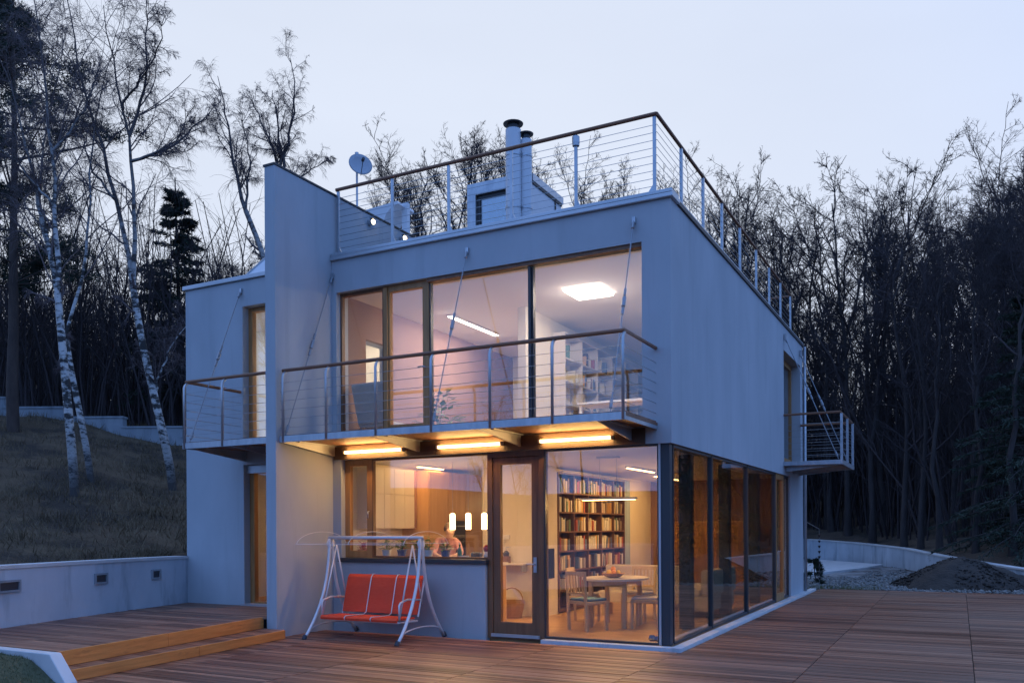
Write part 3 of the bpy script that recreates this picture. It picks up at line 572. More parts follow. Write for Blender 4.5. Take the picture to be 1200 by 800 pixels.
H(MB().box(-3.36, -0.3, 9.2, 9.3, 0.06, 2.73), 'dining_wall', 'brownwall'); H(MB().box(-3.3, -0.3, 9.2, 9.3, 3.075, 5.47), 'library_wall', 'cream')
H(MB().box(-4.3, -3.1, 2.5, 3.12, 0.06, 2.73), 'chimney_block', 'cream')
H(MB().box(-3.099, -3.085, 2.57, 2.96, 0.72, 1.25), 'fireplace_glass', 'black')
# roof coping in runs
H(MB().box(-5.688, 0.045, -0.05, 0.30, 5.982, 6.04), 'roof_coping', 'coping', bevel=0.01); H(MB().box(-5.688, 0.03, -0.035, 0.31, 6.042, 6.10), 'roof_coping', 'coping', bevel=0.012)
H(MB().box(-0.31, 0.03, 0.312, 10.8, 5.982, 6.04), 'roof_coping', 'soot'); H(MB().box(-0.31, 0.02, 0.312, 10.79, 6.042, 6.07), 'roof_coping', 'coping')
H(MB().box(0.0, 0.15, 0.0, 11.7, -0.05, 0.045), 'plinth_kerb', 'concrete_pale', bevel=0.006); H(MB().box(-1.88, 0.15, -0.13, -0.002, -0.05, 0.045), 'plinth_kerb', 'concrete', bevel=0.006)
H(MB().box(-0.26, -0.09, 8.952, 10.44, 0.0, 2.745), 'lower_cladding', 'wood_dark')
H(MB().tube([(0.05, 10.72, 0.05), (0.05, 10.72, 5.98)], 0.035, 10), 'downpipe', 'steel', smooth=True)

def frame(mb, x0, x1, z0, z1, y0, y1, w_, wb=None, wt=None):
    wb = w_ if wb is None else wb; wt = w_ if wt is None else wt
    return mb.wall('y', y0, y1, x0, x1, z0, z1, [(x0 + w_, x1 - w_, z0 + wb, z1 - wt)])
def win(name, x0, x1, z0, z1, w_, m_='wood_frame', y0=0.10, y1=0.18, g='glass', parent=house, wb=None, wt=None):
    o = frame(MB(), x0, x1, z0, z1, y0, y1, w_, wb, wt).build(name, M[m_], parent, fix=True, bevel=0.004)
    ym = (y0 + y1)/2; wb = w_ if wb is None else wb; wt = w_ if wt is None else wt
    MB().box(x0 + w_ - 0.01, x1 - w_ + 0.01, ym - 0.006, ym + 0.006, z0 + wb - 0.01, z1 - wt + 0.01).build('pane', M[g], o)
    return o
# upper glazing (front)
win('window', -5.60, -4.72, 3.10, 5.46, 0.035, 'wood_dark', wt=0.05)
d = win('balcony_door', -4.718, -3.865, 3.10, 5.458, 0.115, 'wood_frame', y0=0.085, y1=0.18, wb=0.16, wt=0.10)
MB().box(-4.70, -4.63, 0.05, 0.085, 3.13, 5.43).build('mullion', M['wood_frame'], d, bevel=0.004)
MB().tube([(-3.93, 0.07, 4.12), (-3.93, 0.035, 4.12), (-4.04, 0.035, 4.12)], 0.011, 8).build('handle', M['steel'], d, smooth=True)
win('window', -3.863, -2.14, 3.10, 5.46, 0.022, 'dark', wt=0.055); win('window', -2.10, -0.40, 3.10, 5.46, 0.022, 'dark', wt=0.055)
H(MB().box(-2.139, -2.101, 0.06, 0.2, 3.10, 5.40), 'mullion', 'dark')
H(MB().box(-3.863, -0.402, 0.03, 0.099, 5.405, 5.458), 'window_header', 'wood_dark')
# lower glazing (front)
d = win('casement_window', -5.52, -4.98, 1.16, 2.74, 0.10, 'wood_frame', wb=0.11, wt=0.10)
MB().tube([(-5.02, 0.08, 1.9), (-5.02, 0.045, 1.9), (-5.02, 0.045, 1.79)], 0.010, 8).build('handle', M['steel'], d, smooth=True)
win('window', -4.978, -2.835, 1.16, 2.74, 0.02, 'wood_dark', wb=0.03, wt=0.03)
H(MB().box(-5.56, -2.80, -0.05, 0.35, 1.09, 1.155), 'window_sill', 'dark', bevel=0.005)
d = frame(MB(), -2.83, -1.90, 0.0, 2.74, 0.05, 0.20, 0.085, wb=0.05, wt=0.08).build('entrance_door', M['wood_dark'], house, fix=True, bevel=0.004)
lf = frame(MB(), -2.742, -1.988, 0.055, 2.655, 0.07, 0.15, 0.12, wb=0.19, wt=0.10).build('door_leaf', M['wood_dark'], d, fix=True, bevel=0.006)
MB().box(-2.63, -2.10, 0.104, 0.116, 0.24, 2.56).build('pane', M['glass'], d)
MB().tube([(-2.05, 0.07, 1.10), (-2.05, 0.02, 1.10), (-2.18, 0.02, 1.10)], 0.012, 8).box(-2.075, -2.025, 0.058, 0.07, 0.98, 1.20).build('handle', M['steel'], d)
MB().box(-2.76, -1.97, 0.02, 0.05, 0.03, 0.075).build('threshold', M['coping'], d)
win('window', -1.895, -0.195, 0.045, 2.74, 0.02, 'dark', wb=0.03, wt=0.03, y0=0.04, y1=0.10)
H(MB().box(-0.193, -0.165, 0.03, 0.11, 0.045, 2.74), 'corner_trim', 'coping'); H(MB().box(-0.163, -0.045, 0.05, 0.17, 0.045, 2.74), 'corner_post', 'dark')
# side glazing
yy = [0.20, 2.21, 4.71, 7.36]
for a, b_ in zip(yy[:-1], yy[1:]):
    o = MB().wall('x', -0.10, -0.04, a + 0.012, b_ - 0.012, 0.045, 2.735, [(a + 0.03, b_ - 0.03, 0.085, 2.70)]).build('window', M['dark'], house, fix=True)
    MB().box(-0.076, -0.064, a + 0.025, b_ - 0.025, 0.08, 2.705).build('pane', M['glass_grey'], o)
for y in yy[1:]: H(MB().box(-0.11, -0.025, y - 0.010, y + 0.010, 0.045, 2.738), 'mullion', 'bronze')
for y in (1.95, 4.4, 6.9): H(MB().box(-0.46, -0.28, y - 0.10, y + 0.10, 0.06, 2.73), 'column', 'dark')
o = MB().wall('x', -0.11, -0.03, 7.375, 8.30, 0.02, 2.735, [(7.48, 8.19, 0.2, 2.62)]).build('side_door', M['wood_frame'], house, fix=True, bevel=0.004)
MB().box(-0.076, -0.064, 7.475, 8.195, 0.195, 2.625).build('pane', M['glass_grey'], o); MB().tube([(-0.03, 7.55, 1.1), (0.01, 7.55, 1.1), (0.01, 7.67, 1.1)], 0.01, 6).build('handle', M['steel'], o)
o = MB().wall('x', -0.10, -0.04, 8.31, 8.94, 0.045, 2.735, [(8.34, 8.91, 0.085, 2.70)]).build('window', M['dark'], house, fix=True); MB().box(-0.076, -0.064, 8.335, 8.915, 0.08, 2.705).build('pane', M['glass_grey'], o)
# loggia opening on the side: jamb lining, glazed door set back
H(MB().wall('x', -0.298, -0.03, 8.201, 8.27, 3.0, 5.459, []), 'door_jamb', 'wood_frame', fix=True)
o = MB().wall('x', -0.27, -0.20, 8.275, 10.37, 3.06, 5.455, [(8.38, 9.25, 3.2, 5.34), (9.34, 10.27, 3.2, 5.34)]).build('loggia_door', M['wood_frame'], house, fix=True)
MB().box(-0.24, -0.23, 8.37, 9.26, 3.19, 5.35).build('pane', M['glass'], o); MB().box(-0.24, -0.23, 9.33, 10.28, 3.19, 5.35).build('pane', M['glass'], o)
H(MB().box(-5.66, -0.36, -0.02, -0.002, 2.742, 2.955), 'lintel_band', mat('lintel_brown', (0.07, 0.042, 0.028), 0.6))
# left wing openings
o = win('wing_window', -7.67, -6.15, 3.06, 5.49, 0.09, 'wood_frame', y0=0.14, y1=0.24, wt=0.07)
o = win('wing_door', -7.66, -6.15, 0.30, 2.74, 0.10, 'wood_frame', y0=0.14, y1=0.24, wt=0.10, wb=0.06)
H(MB().box(-7.70, -5.9, -0.05, 0.12, 0.302, 0.335), 'door_sill', 'coping'); H(MB().box(-7.66, -6.15, 0.08, 0.139, 2.60, 2.735), 'blind_box', 'coping')

# ------------------------------------------------------------------ balconies and railings
def rod(p, q, parent):
    """tie rod with fork ends and a turnbuckle"""
    p, q = Vector(p), Vector(q); mb = MB().tube([p, q], 0.009, 6)
    for t_, r_, l in ((0.03, 0.022, 0.05), (0.40, 0.020, 0.05), (0.45, 0.028, 0.07), (0.50, 0.020, 0.05), (0.96, 0.022, 0.06)):
        c = p.lerp(q, t_); d = (q - p).normalized()*l; mb.tube([c - d, c + d], r_, 6)
    mb.build('tie_rod', M['rod'], parent)
    MB().box(p.x - 0.025, p.x + 0.025, p.y - 0.012, p.y + 0.012, p.z - 0.05, p.z + 0.04).build('anchor_plate', M['steel'], parent) if abs(p.y) < 0.05 else MB().box(p.x - 0.005, p.x + 0.03, p.y - 0.04, p.y + 0.04, p.z - 0.07, p.z + 0.07).build('anchor_plate', M['steel'], parent)
def bent_post(x, parent, yf=-1.25, z0=2.93):
    MB().tube([(x, yf, z0), (x, yf, 3.90), (x, yf + 0.015, 3.94), (x, yf + 0.06, 3.985)], 0.021, 8).build('post', M['steel'], parent, smooth=True)
def balcony(x0, x1, posts, rods, brackets, left_end, right_end, name):
    b = MB().box(x0, x1, -1.22, -0.002, 2.975, 3.015).build(name, M['wood_rail'], house)
    MB().box(x0, x1, -1.255, -1.222, 2.925, 3.02).build('edge_beam', M['steel'], b)
    MB().box(x0, x0 + 0.012, -1.22, -0.004, 2.925, 2.973).build('edge_beam', M['steel'], b); MB().box(x1 - 0.012, x1, -1.22, -0.004, 2.925, 2.973).build('edge_beam', M['steel'], b)
    nb = 9
    for i in range(nb):
        y0 = -1.215 + i*1.19/nb; MB().box(x0 + 0.01, x1 - 0.01, y0 + 0.006, y0 + 1.19/nb - 0.006, 3.017, 3.035).build('floor_board', M['deck'], b)
    for x in brackets:
        MB().prism([(-1.22, 2.972), (-0.006, 2.972), (-0.006, 2.80), (-0.06, 2.80), (-1.22, 2.925)], 'x', x - 0.012, x + 0.012).box(x - 0.05, x + 0.05, -0.9, -0.006, 2.953, 2.972).build('bracket', M['coping'], b, fix=True)
    for x in posts: bent_post(x, b)
    rail = [(x0 + 0.02, -0.02, 4.01)] if left_end else []
    rail += [(x0 + 0.02, -1.19, 4.01), (x1 - 0.02, -1.19, 4.01)]
    if right_end: rail += [(x1 - 0.02, -0.005, 4.01)]
    MB().tube(rail, 0.026, 10).build('handrail', M['wood_rail'], b)
    for k in range(6):
        z = 3.14 + k*0.135; pts = ([(x0 + 0.02, -0.005, z)] if left_end else []) + [(x0 + 0.02, -1.25, z), (x1 - 0.02, -1.25, z)] + ([(x1 - 0.02, -0.005, z)] if right_end else [])
        MB().tube(pts, 0.0042, 5).build('cable', M['cable'], b)
    for p, q in rods: rod(p, q, b)
    return b
balcony(-5.675, -0.19, [-5.60, -4.775, -3.888, -2.962, -2.049, -1.154, -0.215],
        [((-5.66, -0.02, 5.74), (-5.60, -1.2, 3.03)), ((-3.11, -0.02, 5.76), (-2.97, -1.2, 3.03)), ((-0.50, -0.02, 5.76), (-0.40, -1.2, 3.03))],
        [-5.64, -3.98, -2.24, -0.56], False, True, 'balcony')
balcony(-7.73, -5.895, [-7.69, -6.85], [((-7.69, -0.02, 5.77), (-7.63, -1.2, 3.03))], [-7.6, -6.7], True, False, 'wing_balcony')
# side balcony
b = MB().box(0.002, 1.17, 8.15, 10.36, 2.97, 3.01).build('side_balcony', M['wood_rail'], house)
MB().box(0.002, 1.20, 8.12, 8.149, 2.93, 3.02).build('edge_beam', M['steel'], b); MB().box(0.002, 1.20, 10.361, 10.39, 2.93, 3.02).build('edge_beam', M['steel'], b); MB().box(1.172, 1.20, 8.15, 10.36, 2.93, 3.02).build('edge_beam', M['steel'], b)
for y in (8.4, 9.25, 10.1): MB().prism([(0.004, 2.968), (1.17, 2.968), (1.17, 2.93), (0.06, 2.82), (0.004, 2.82)], 'y', y - 0.012, y + 0.012).build('bracket', M['steel'], b, fix=True)
for y in (8.2, 9.25, 10.32): MB().box(1.15, 1.20, y - 0.025, y + 0.025, 3.0, 4.0).build('post', M['steel'], b)
MB().tube([(0.005, 8.15, 4.03), (1.15, 8.15, 4.03), (1.15, 10.35, 4.03), (0.005, 10.35, 4.03)], 0.026, 10).build('handrail', M['wood_rail'], b)
for k in range(6):
    z = 3.14 + k*0.135; MB().tube([(0.005, 8.15, z), (1.18, 8.15, z), (1.18, 10.35, z), (0.005, 10.35, z)], 0.0042, 5).build('cable', M['cable'], b)
rod((0.02, 8.25, 5.74), (1.1, 8.3, 3.05), b); rod((0.02, 10.25, 5.74), (1.1, 10.2, 3.05), b)
# roof terrace railing
fx_ = [-5.64, -4.56, -3.51, -2.43, -1.40, -0.25]; sy_ = [1.25, 2.45, 3.66, 5.02, 6.45, 7.77, 9.07, 10.35]
rl = MB().tube([(-5.67, 0.10, 7.18), (-0.22, 0.10, 7.18)], 0.028, 10).build('roof_railing', M['wood_rail'], house)
MB().tube([(-0.215, 0.10, 7.18), (-0.215, 10.45, 7.18)], 0.026, 10).build('handrail', M['wood_rail'], rl)
MB().tube([(-0.215, 10.45, 7.18), (-5.5, 10.45, 7.18)], 0.026, 10).build('handrail', M['wood_rail'], rl)
for x in fx_:
    MB().box(x - 0.022, x + 0.022, 0.10, 0.135, 6.10, 7.155).build('post', M['steel'], rl, bevel=0.004)
    MB().prism([(x + 0.02, 6.10), (x + 0.09, 6.10), (x + 0.02, 6.24)] if x < -1 else [(x - 0.02, 6.10), (x - 0.12, 6.10), (x - 0.02, 6.24)], 'y', 0.105, 0.128).build('gusset', M['steel'], rl, fix=True)
for y in sy_: MB().box(-0.235, -0.195, y - 0.03, y + 0.03, 6.06, 7.155).build('post', M['steel'], rl, bevel=0.004)
for x in (-1.5, -2.9, -4.3): MB().box(x - 0.02, x + 0.02, 10.43, 10.47, 6.02, 7.155).build('post', M['steel'], rl)
for k in range(9):
    z = 6.22 + k*0.103; MB().tube([(-5.66, 0.118, z), (-0.215, 0.118, z), (-0.215, 10.45, z)], 0.0042, 5).build('cable', M['cable'], rl)
MB().lathe(-1.40, 0.118, [(0.05, 7.0), (0.055, 7.05), (0.055, 7.13), (0.03, 7.15)], 10).build('junction_box', M['steel'], rl)

# ------------------------------------------------------------------ things on the roof
t = empty('roof_light', (-3.9, 3.0, 6.02), 'box shaped glazed roof light with pale metal frame behind the steel flues', 'roof light')
MB().wall('y', 2.40, 2.50, -4.54, -3.26, 6.02, 7.86, [(-4.36, -3.40, 6.2, 7.64)]).build('front_frame', M['steel'], t, fix=True, bevel=0.01)
MB().wall('y', 2.46, 2.53, -4.359, -3.401, 6.201, 7.639, [(-4.30, -3.46, 6.28, 7.58)]).build('sash', M['soot'], t, fix=True)
MB().box(-4.31, -3.45, 2.49, 2.505, 6.27, 7.59).build('pane', make_glass('rooflight_glass', 3.0, (0.8, 0.9, 0.95)), t)
MB().box(-3.30, -3.27, 2.501, 3.75, 6.02, 7.73).build('side_panel', M['duct'], t); MB().box(-4.54, -4.50, 2.501, 3.75, 6.02, 7.73).build('side_panel', M['duct'], t)
MB().box(-3.31, -3.245, 2.501, 3.80, 7.732, 7.86).build('top_rail', M['steel'], t); MB().box(-4.56, -4.49, 2.501, 3.80, 7.732, 7.86).build('top_rail', M['steel'], t)
MB().box(-3.268, -3.25, 3.45, 3.48, 6.05, 7.73).build('glazing_bar', M['soot'], t); MB().box(-3.268, -3.25, 2.51, 3.75, 7.68, 7.73).build('glazing_bar', M['soot'], t)
MB().box(-4.49, -3.31, 2.501, 3.75, 7.80, 7.84).build('lid', M['coping'], t); MB().box(-4.49, -3.31, 3.72, 3.76, 6.02, 7.80).build('back_panel', M['duct'], t)
for x, y, r_, zt, lab in ((-3.40, 2.05, 0.135, 8.58, 'taller steel flue with a wide rain cap on the roof terrace'), (-3.22, 2.18, 0.10, 8.42, 'shorter thin steel flue with a rain cap on the roof terrace')):
    t = empty('flue', (x, y, 6.02), lab, 'chimney')
    MB().lathe(x, y, [(r_*1.25, 6.02), (r_*1.25, 6.06), (r_, 6.12), (r_, zt - 0.12)], 20).build('pipe', M['duct'], t)
    for z in (7.1, 8.0): MB().lathe(x, y, [(r_ + 0.008, z), (r_ + 0.008, z + 0.04)], 20).build('band', M['steel'], t)
    MB().lathe(x, y, [(r_*0.75, zt - 0.119), (r_*0.75, zt - 0.03)], 12).build('neck', M['soot'], t)
    MB().lathe(x, y, [(r_*1.25, zt - 0.029), (r_*1.3, zt - 0.01), (r_*0.4, zt + 0.03)], 20).build('rain_cap', M['soot'], t)
t = empty('satellite_dish', (-7.5, 3.0, 5.9), 'grey satellite dish on a thin mast behind the fin wall', 'satellite dish')
MB().tube([(-7.5, 3.0, 5.9), (-7.5, 3.0, 9.05)], 0.022, 8).tube([(-7.5, 3.0, 9.05), (-7.5, 3.0, 9.30)], 0.04, 8).build('mast', M['steel'], t)
mb = MB(); n = 24; dirv = Vector((0.75, -0.6, 0.28)).normalized(); a1 = dirv.cross(Vector((0, 0, 1))).normalized(); a2 = a1.cross(dirv); c0 = Vector((-7.36, 2.92, 8.97))
for side in (0, 1):
    for i in range(5):
        r_ = 0.24*i/4 + 0.001
        for j in range(n): mb.v.append(tuple(c0 + dirv*(0.06*(i/4)**2 - 0.012*side) + (a1*math.cos(6.2832*j/n) + a2*math.sin(6.2832*j/n))*r_))
for side in (0, 1):
    for i in range(4):
        for j in range(n): mb.f.append((side*5*n + i*n + j, side*5*n + i*n + (j + 1) % n, side*5*n + (i + 1)*n + (j + 1) % n, side*5*n + (i + 1)*n + j))
for j in range(n): mb.f.append((4*n + j, 4*n + (j + 1) % n, 9*n + (j + 1) % n, 9*n + j))
mb.build('dish', M['dish'], t, smooth=True, fix=True)
MB().tube([c0 - a2*0.23, c0 + dirv*0.27 - a2*0.05], 0.008, 6).tube([c0 + dirv*0.22 - a2*0.05, c0 + dirv*0.30 - a2*0.05], 0.03, 8).build('feed_arm', M['soot'], t)
t = empty('roof_vent', (-7.4, 4.0, 5.9), 'white roof vent hood with a dark arched mouth beyond the fin wall', 'vent')
pl = [(-7.95, 7.7)] + [(-7.95, 8.40), (-7.0, 8.52), (-6.96, 8.44)]
arch = [(-7.02, 8.36), (-7.14, 8.36), (-7.28, 8.24), (-7.40, 8.02), (-7.5, 7.7)]
MB().prism([(-8.05, 7.6), (-8.05, 8.40), (-7.0, 8.46), (-6.98, 8.40)] + arch[1:], 'y', 3.7, 4.3).build('hood', M['duct'], t, fix=True)
MB().box(-7.06, -6.92, 3.95, 4.05, 5.9, 8.50).build('post', M['duct'], t); MB().box(-7.9, -7.55, 3.8, 4.2, 5.9, 7.62).build('shaft', M['duct'], t)
t = empty('pyramid_skylight', (-8.3, 1.6, 5.9), 'white pyramid skylight on the flat roof of the lower wing', 'skylight')
MB().add([(-8.75, 0.6, 5.97), (-7.1, 0.6, 5.97), (-7.1, 2.0, 5.97), (-8.75, 2.0, 5.97), (-7.95, 1.3, 7.02)], [(3, 2, 1, 0), (0, 1, 4), (1, 2, 4), (2, 3, 4), (3, 0, 4)]).build('glazing', M['duct'], t)
MB().box(-8.78, -7.05, 0.55, 2.05, 5.9, 5.97).build('upstand', M['coping'], t)
for p in ((-8.75, 0.6), (-7.1, 0.6), (-7.1, 2.0), (-8.75, 2.0)): MB().tube([(p[0], p[1], 5.97), (-7.95, 1.3, 7.03)], 0.02, 6).build('rib', M['steel'], t)
for y, z, lab in ((1.0, 6.93, 'nearer the roof corner'), (1.95, 6.93, 'nearer the roof vent')):
    t = empty('spotlight', (-5.68, y, z), 'small lit round spotlight on the top of the fin wall, ' + lab, 'lamp')
    MB().tube([(-5.69, y, z), (-5.60, y, z)], 0.05, 12).build('housing', M['steel'], t); MB().tube([(-5.599, y, z), (-5.585, y, z), (-5.57, y, z), (-5.562, y, z)], [0.042, 0.04, 0.028, 0.01], 14).build('bulb', M['spot_glow'], t, smooth=True)
    MB().box(-5.64, -5.585, y - 0.05, y + 0.05, z + 0.052, z + 0.058).build('hood', M['soot'], t)

# ------------------------------------------------------------------ lamps under the balcony
for x0, x1, lab in ((-5.41, -4.25, 'above the casement window beside the fin wall'), (-3.64, -2.51, 'between the kitchen window and the entrance door'), (-1.92, -0.80, 'above the dining room glass')):
    t = empty('tube_lamp', ((x0 + x1)/2, -0.05, 2.85), 'lit warm tube lamp under the balcony, ' + lab, 'lamp')
    MB().box(x0, x1, -0.035, -0.003, 2.825, 2.875).build('housing', M['white'], t); MB().tube([(x0 + 0.03, -0.062, 2.85), (x1 - 0.03, -0.062, 2.85)], 0.023, 10).build('tube', M['tube'], t, smooth=True)
    MB().box(x0, x0 + 0.028, -0.09, -0.036, 2.825, 2.875).box(x1 - 0.028, x1, -0.09, -0.036, 2.825, 2.875).build('end_cap', M['white'], t)

# ------------------------------------------------------------------ garden swing
t = empty('garden_swing', (-4.36, -0.66, 0), 'red three seat garden swing with pale steel frame and bare canopy hoops', 'swing')
def leg_pts(x, sgn):
    out = []
    for i in range(13):
        z = 1.47*(1 - i/12); k = (1 - z/1.47); out.append((x, -0.66 + sgn*(0.03 + 0.06*k + 0.52*k**2.6), z + 0.005))
    return out
for x in (-5.19, -3.53):
    for s in (-1, 1):
        lg = MB().tube(leg_pts(x, s), 0.024, 10).build('leg', M['swing_steel'], t, smooth=True)
        q = leg_pts(x, s)[-1]; MB().tube([(q[0], q[1] - s*0.02, 0.06), (q[0], q[1] + s*0.012, 0.0)], [0.03, 0.036], 10).build('foot', M['rubber'], lg)
    MB().tube([(x, -0.66 + 0.50*math.sin(a), 0.11 + 0.09*math.cos(a)) for a in [(-1.35 + 2.7*i/12) for i in range(13)]], 0.011, 8).build('leg_brace', M['swing_steel'], t, smooth=True)
    MB().tube([(x, -0.66 + 0.09*math.sin(a), 1.40 + 0.07*math.cos(a)) for a in [6.2832*i/14 for i in range(15)]], 0.009, 6, cap=False).build('corner_ring', M['swing_steel'], t, smooth=True)
MB().tube([(-5.22, -0.66, 1.49), (-3.50, -0.66, 1.49)], 0.027, 12).build('top_beam', M['swing_steel'], t, smooth=True)
for x, xo in ((-5.36, 0), (-4.40, 0), (-3.44, 0)):
    MB().tube([(x + xo*0.3, -0.66 + 0.58*math.sin(a), 1.38 + 0.20*math.cos(a)) for a in [(-1.45 + 2.9*i/16) for i in range(17)]], 0.0048, 6).build('canopy_hoop', M['swing_steel'], t, smooth=True)
for y, z in ((-1.235, 1.40), (-0.085, 1.40)):
    MB().tube([(-5.38, y, z), (-3.42, y, z)], 0.0045, 6).build('canopy_wire', M['swing_steel'], t)
for x in (-5.08, -3.68):
    MB().tube([(x, -0.66, 1.38), (x, -1.00, 0.32)], 0.012, 8).build('hanger', M['swing_steel'], t, smooth=True); MB().tube([(x, -0.66, 1.38), (x, -0.42, 0.50)], 0.012, 8).build('hanger', M['swing_steel'], t, smooth=True)
    MB().tube([(x, -1.0, 0.32), (x, -1.0, 0.53), (x, -0.97, 0.565), (x, -0.80, 0.60), (x, -0.48, 0.575)], 0.015, 8).build('armrest', M['swing_steel'], t, smooth=True)
MB().tube([(-5.08, -1.02, 0.285), (-3.68, -1.02, 0.285)], 0.016, 8).tube([(-5.08, -0.55, 0.27), (-3.68, -0.55, 0.27)], 0.016, 8).tube([(-5.08, -1.02, 0.285), (-5.08, -0.55, 0.27)], 0.014, 8).tube([(-3.68, -1.02, 0.285), (-3.68, -0.55, 0.27)], 0.014, 8).build('seat_frame', M['swing_steel'], t)
W3 = (1.40 - 0.06)/3
prof = [(-1.05, 0.285), (-1.06, 0.32), (-1.03, 0.345), (-0.80, 0.335), (-0.60, 0.33), (-0.54, 0.36), (-0.49, 0.55), (-0.44, 0.75), (-0.40, 0.88), (-0.36, 0.925), (-0.31, 0.92)]
def sheet_panel(x0, x1, pr, th):
    n = len(pr); V = []
    for x in (x0, x1):
        for i, (y, z) in enumerate(pr):
            dy, dz = pr[min(i + 1, n - 1)][0] - pr[max(i - 1, 0)][0], pr[min(i + 1, n - 1)][1] - pr[max(i - 1, 0)][1]; l = math.hypot(dy, dz) or 1
            V += [(x, y, z), (x, y + dz/l*th, z - dy/l*th)]
    mb = MB(); k = 2*n; F = []
    for i in range(n - 1):
        a = 2*i; F += [(a, a + 2, k + a + 2, k + a), (a + 1, k + a + 1, k + a + 3, a + 3), (a, a + 1, a + 3, a + 2), (k + a, k + a + 2, k + a + 3, k + a + 1)]
    F += [(0, k, k + 1, 1), (2*n - 2, 2*n - 1, k + 2*n - 1, k + 2*n - 2)]
    return mb.add(V, F)
for i in range(3):
    x0 = -5.07 + i*(W3 + 0.02); sheet_panel(x0, x0 + W3, prof[:5], 0.025).build('seat', M['swing_red'], t, fix=True); sheet_panel(x0, x0 + W3, prof[5:], 0.025).build('backrest', M['swing_red'], t, fix=True)
    if i < 2: MB().tube([(x0 + W3 + 0.01, y - 0.006, z + 0.006) for y, z in prof], 0.008, 6).build('seam_tube', M['swing_steel'], t, smooth=True)
MB().tube([(-5.08, -0.34, 0.91), (-3.68, -0.34, 0.91)], 0.013, 8).tube([(-5.08, -0.53, 0.33), (-5.08, -0.34, 0.91)], 0.013, 8).tube([(-3.68, -0.53, 0.33), (-3.68, -0.34, 0.91)], 0.013, 8).build('back_frame', M['swing_steel'], t)

# ------------------------------------------------------------------ dining room
FZ = 0.06
def chair(label, loc, rz, cushion):
    t = empty('dining_chair', loc, label, 'chair', 'slat back chairs round the dining table', rz=0)
    ORG[t.name] = Vector((0, 0, 0))
    for x in (-0.20, 0.20):
        MB().box(x - 0.019, x + 0.019, 0.17, 0.21, 0, 0.43).build('leg', M['birch_wood'], t)
        MB().hexa([(x - 0.019, -0.23, 0), (x + 0.019, -0.23, 0), (x + 0.019, -0.19, 0), (x - 0.019, -0.19, 0)], [(x - 0.019, -0.27, 0.90), (x + 0.019, -0.27, 0.90), (x + 0.019, -0.235, 0.90), (x - 0.019, -0.235, 0.90)]).build('leg', M['birch_wood'], t)
    MB().box(-0.215, 0.215, -0.21, 0.215, 0.40, 0.445).build('seat', M['birch_wood'], t, bevel=0.005)
    MB().box(-0.20, 0.20, -0.19, 0.205, 0.447, 0.49).build('cushion', M[cushion], t, bevel=0.015)
    MB().box(-0.18, 0.18, -0.268, -0.238, 0.84, 0.90).build('top_rail', M['birch_wood'], t); MB().box(-0.18, 0.18, -0.24, -0.21, 0.55, 0.58).build('back_rail', M['birch_wood'], t)
    for i in range(5):
        x = -0.13 + i*0.065; MB().hexa([(x - 0.012, -0.236, 0.58), (x + 0.012, -0.236, 0.58), (x + 0.012, -0.222, 0.58), (x - 0.012, -0.222, 0.58)], [(x - 0.012, -0.262, 0.84), (x + 0.012, -0.262, 0.84), (x + 0.012, -0.248, 0.84), (x - 0.012, -0.248, 0.84)]).build('slat', M['birch_wood'], t)
    t.rotation_euler.z = rz; return t
chair('pale wood chair with dark blue seat cushion, its back to the glass', (-1.68, 1.14, FZ), R(-25), 'cushion')
chair('pale wood chair beside the bookcase end of the dining table', (-2.12, 2.05, FZ), R(-82), 'cushion_pale')
chair('pale wood chair with pale cushion on the dining table side next to the corner post', (-0.95, 1.75, FZ), R(98), 'cushion_pale')
chair('pale wood chair on the far side of the dining table, facing the glass', (-1.42, 2.70, FZ), R(175), 'cushion_pale')
t = empty('dining_table', (-1.50, 1.85, FZ), 'oval pale topped dining table behind the big ground floor pane', 'table')
MB().add([(-1.5 + a*math.cos(6.2832*i/32), 1.85 + b_*math.sin(6.2832*i/32), z) for z, a, b_ in ((0.79, 0.50, 0.60), (0.80, 0.52, 0.62), (0.825, 0.52, 0.62)) for i in range(32)], [tuple(range(32))[::-1], tuple(range(64, 96))] + [(k*32 + i, k*32 + (i + 1) % 32, k*32 + 32 + (i + 1) % 32, k*32 + 32 + i) for k in (0, 1) for i in range(32)]).build('table_top', M['cabinet'], t)
for x, y in ((-1.78, 1.5), (-1.22, 1.5), (-1.78, 2.2), (-1.22, 2.2)): MB().box(x - 0.03, x + 0.03, y - 0.03, y + 0.03, FZ, 0.788).build('leg', M['birch_wood'], t)
MB().box(-1.75, -1.25, 1.49, 1.51, 0.70, 0.788).box(-1.75, -1.25, 2.19, 2.21, 0.70, 0.788).build('apron', M['birch_wood'], t)
t = empty('fruit_bowl', (-1.50, 1.75, 0.826), 'wide shallow bowl of oranges on the dining table', 'bowl')
MB().lathe(-1.5, 1.75, [(0.07, 0.826), (0.13, 0.85), (0.19, 0.90), (0.18, 0.90), (0.12, 0.86), (0.02, 0.845)], 20).build('bowl', M['basket'], t)
for i, (x, y, z) in enumerate(((-1.56, 1.72, 0.91), (-1.47, 1.70, 0.91), (-1.51, 1.80, 0.91), (-1.43, 1.79, 0.905), (-1.50, 1.75, 0.965))):
    o = MB().lathe(x, y, [(0.012, z - 0.043), (0.03, z - 0.03), (0.043, z), (0.03, z + 0.03), (0.012, z + 0.043)], 10).build('orange', M['orange' if i % 3 else 'yellow'], smooth=True); tag(o, 'round fruit heaped in the bowl on the dining table', 'fruit', 'fruit in the bowl')
t = empty('pendant_lamp', (-1.48, 1.5, 2.72), 'long flat pendant lamp hanging over the dining table', 'lamp')
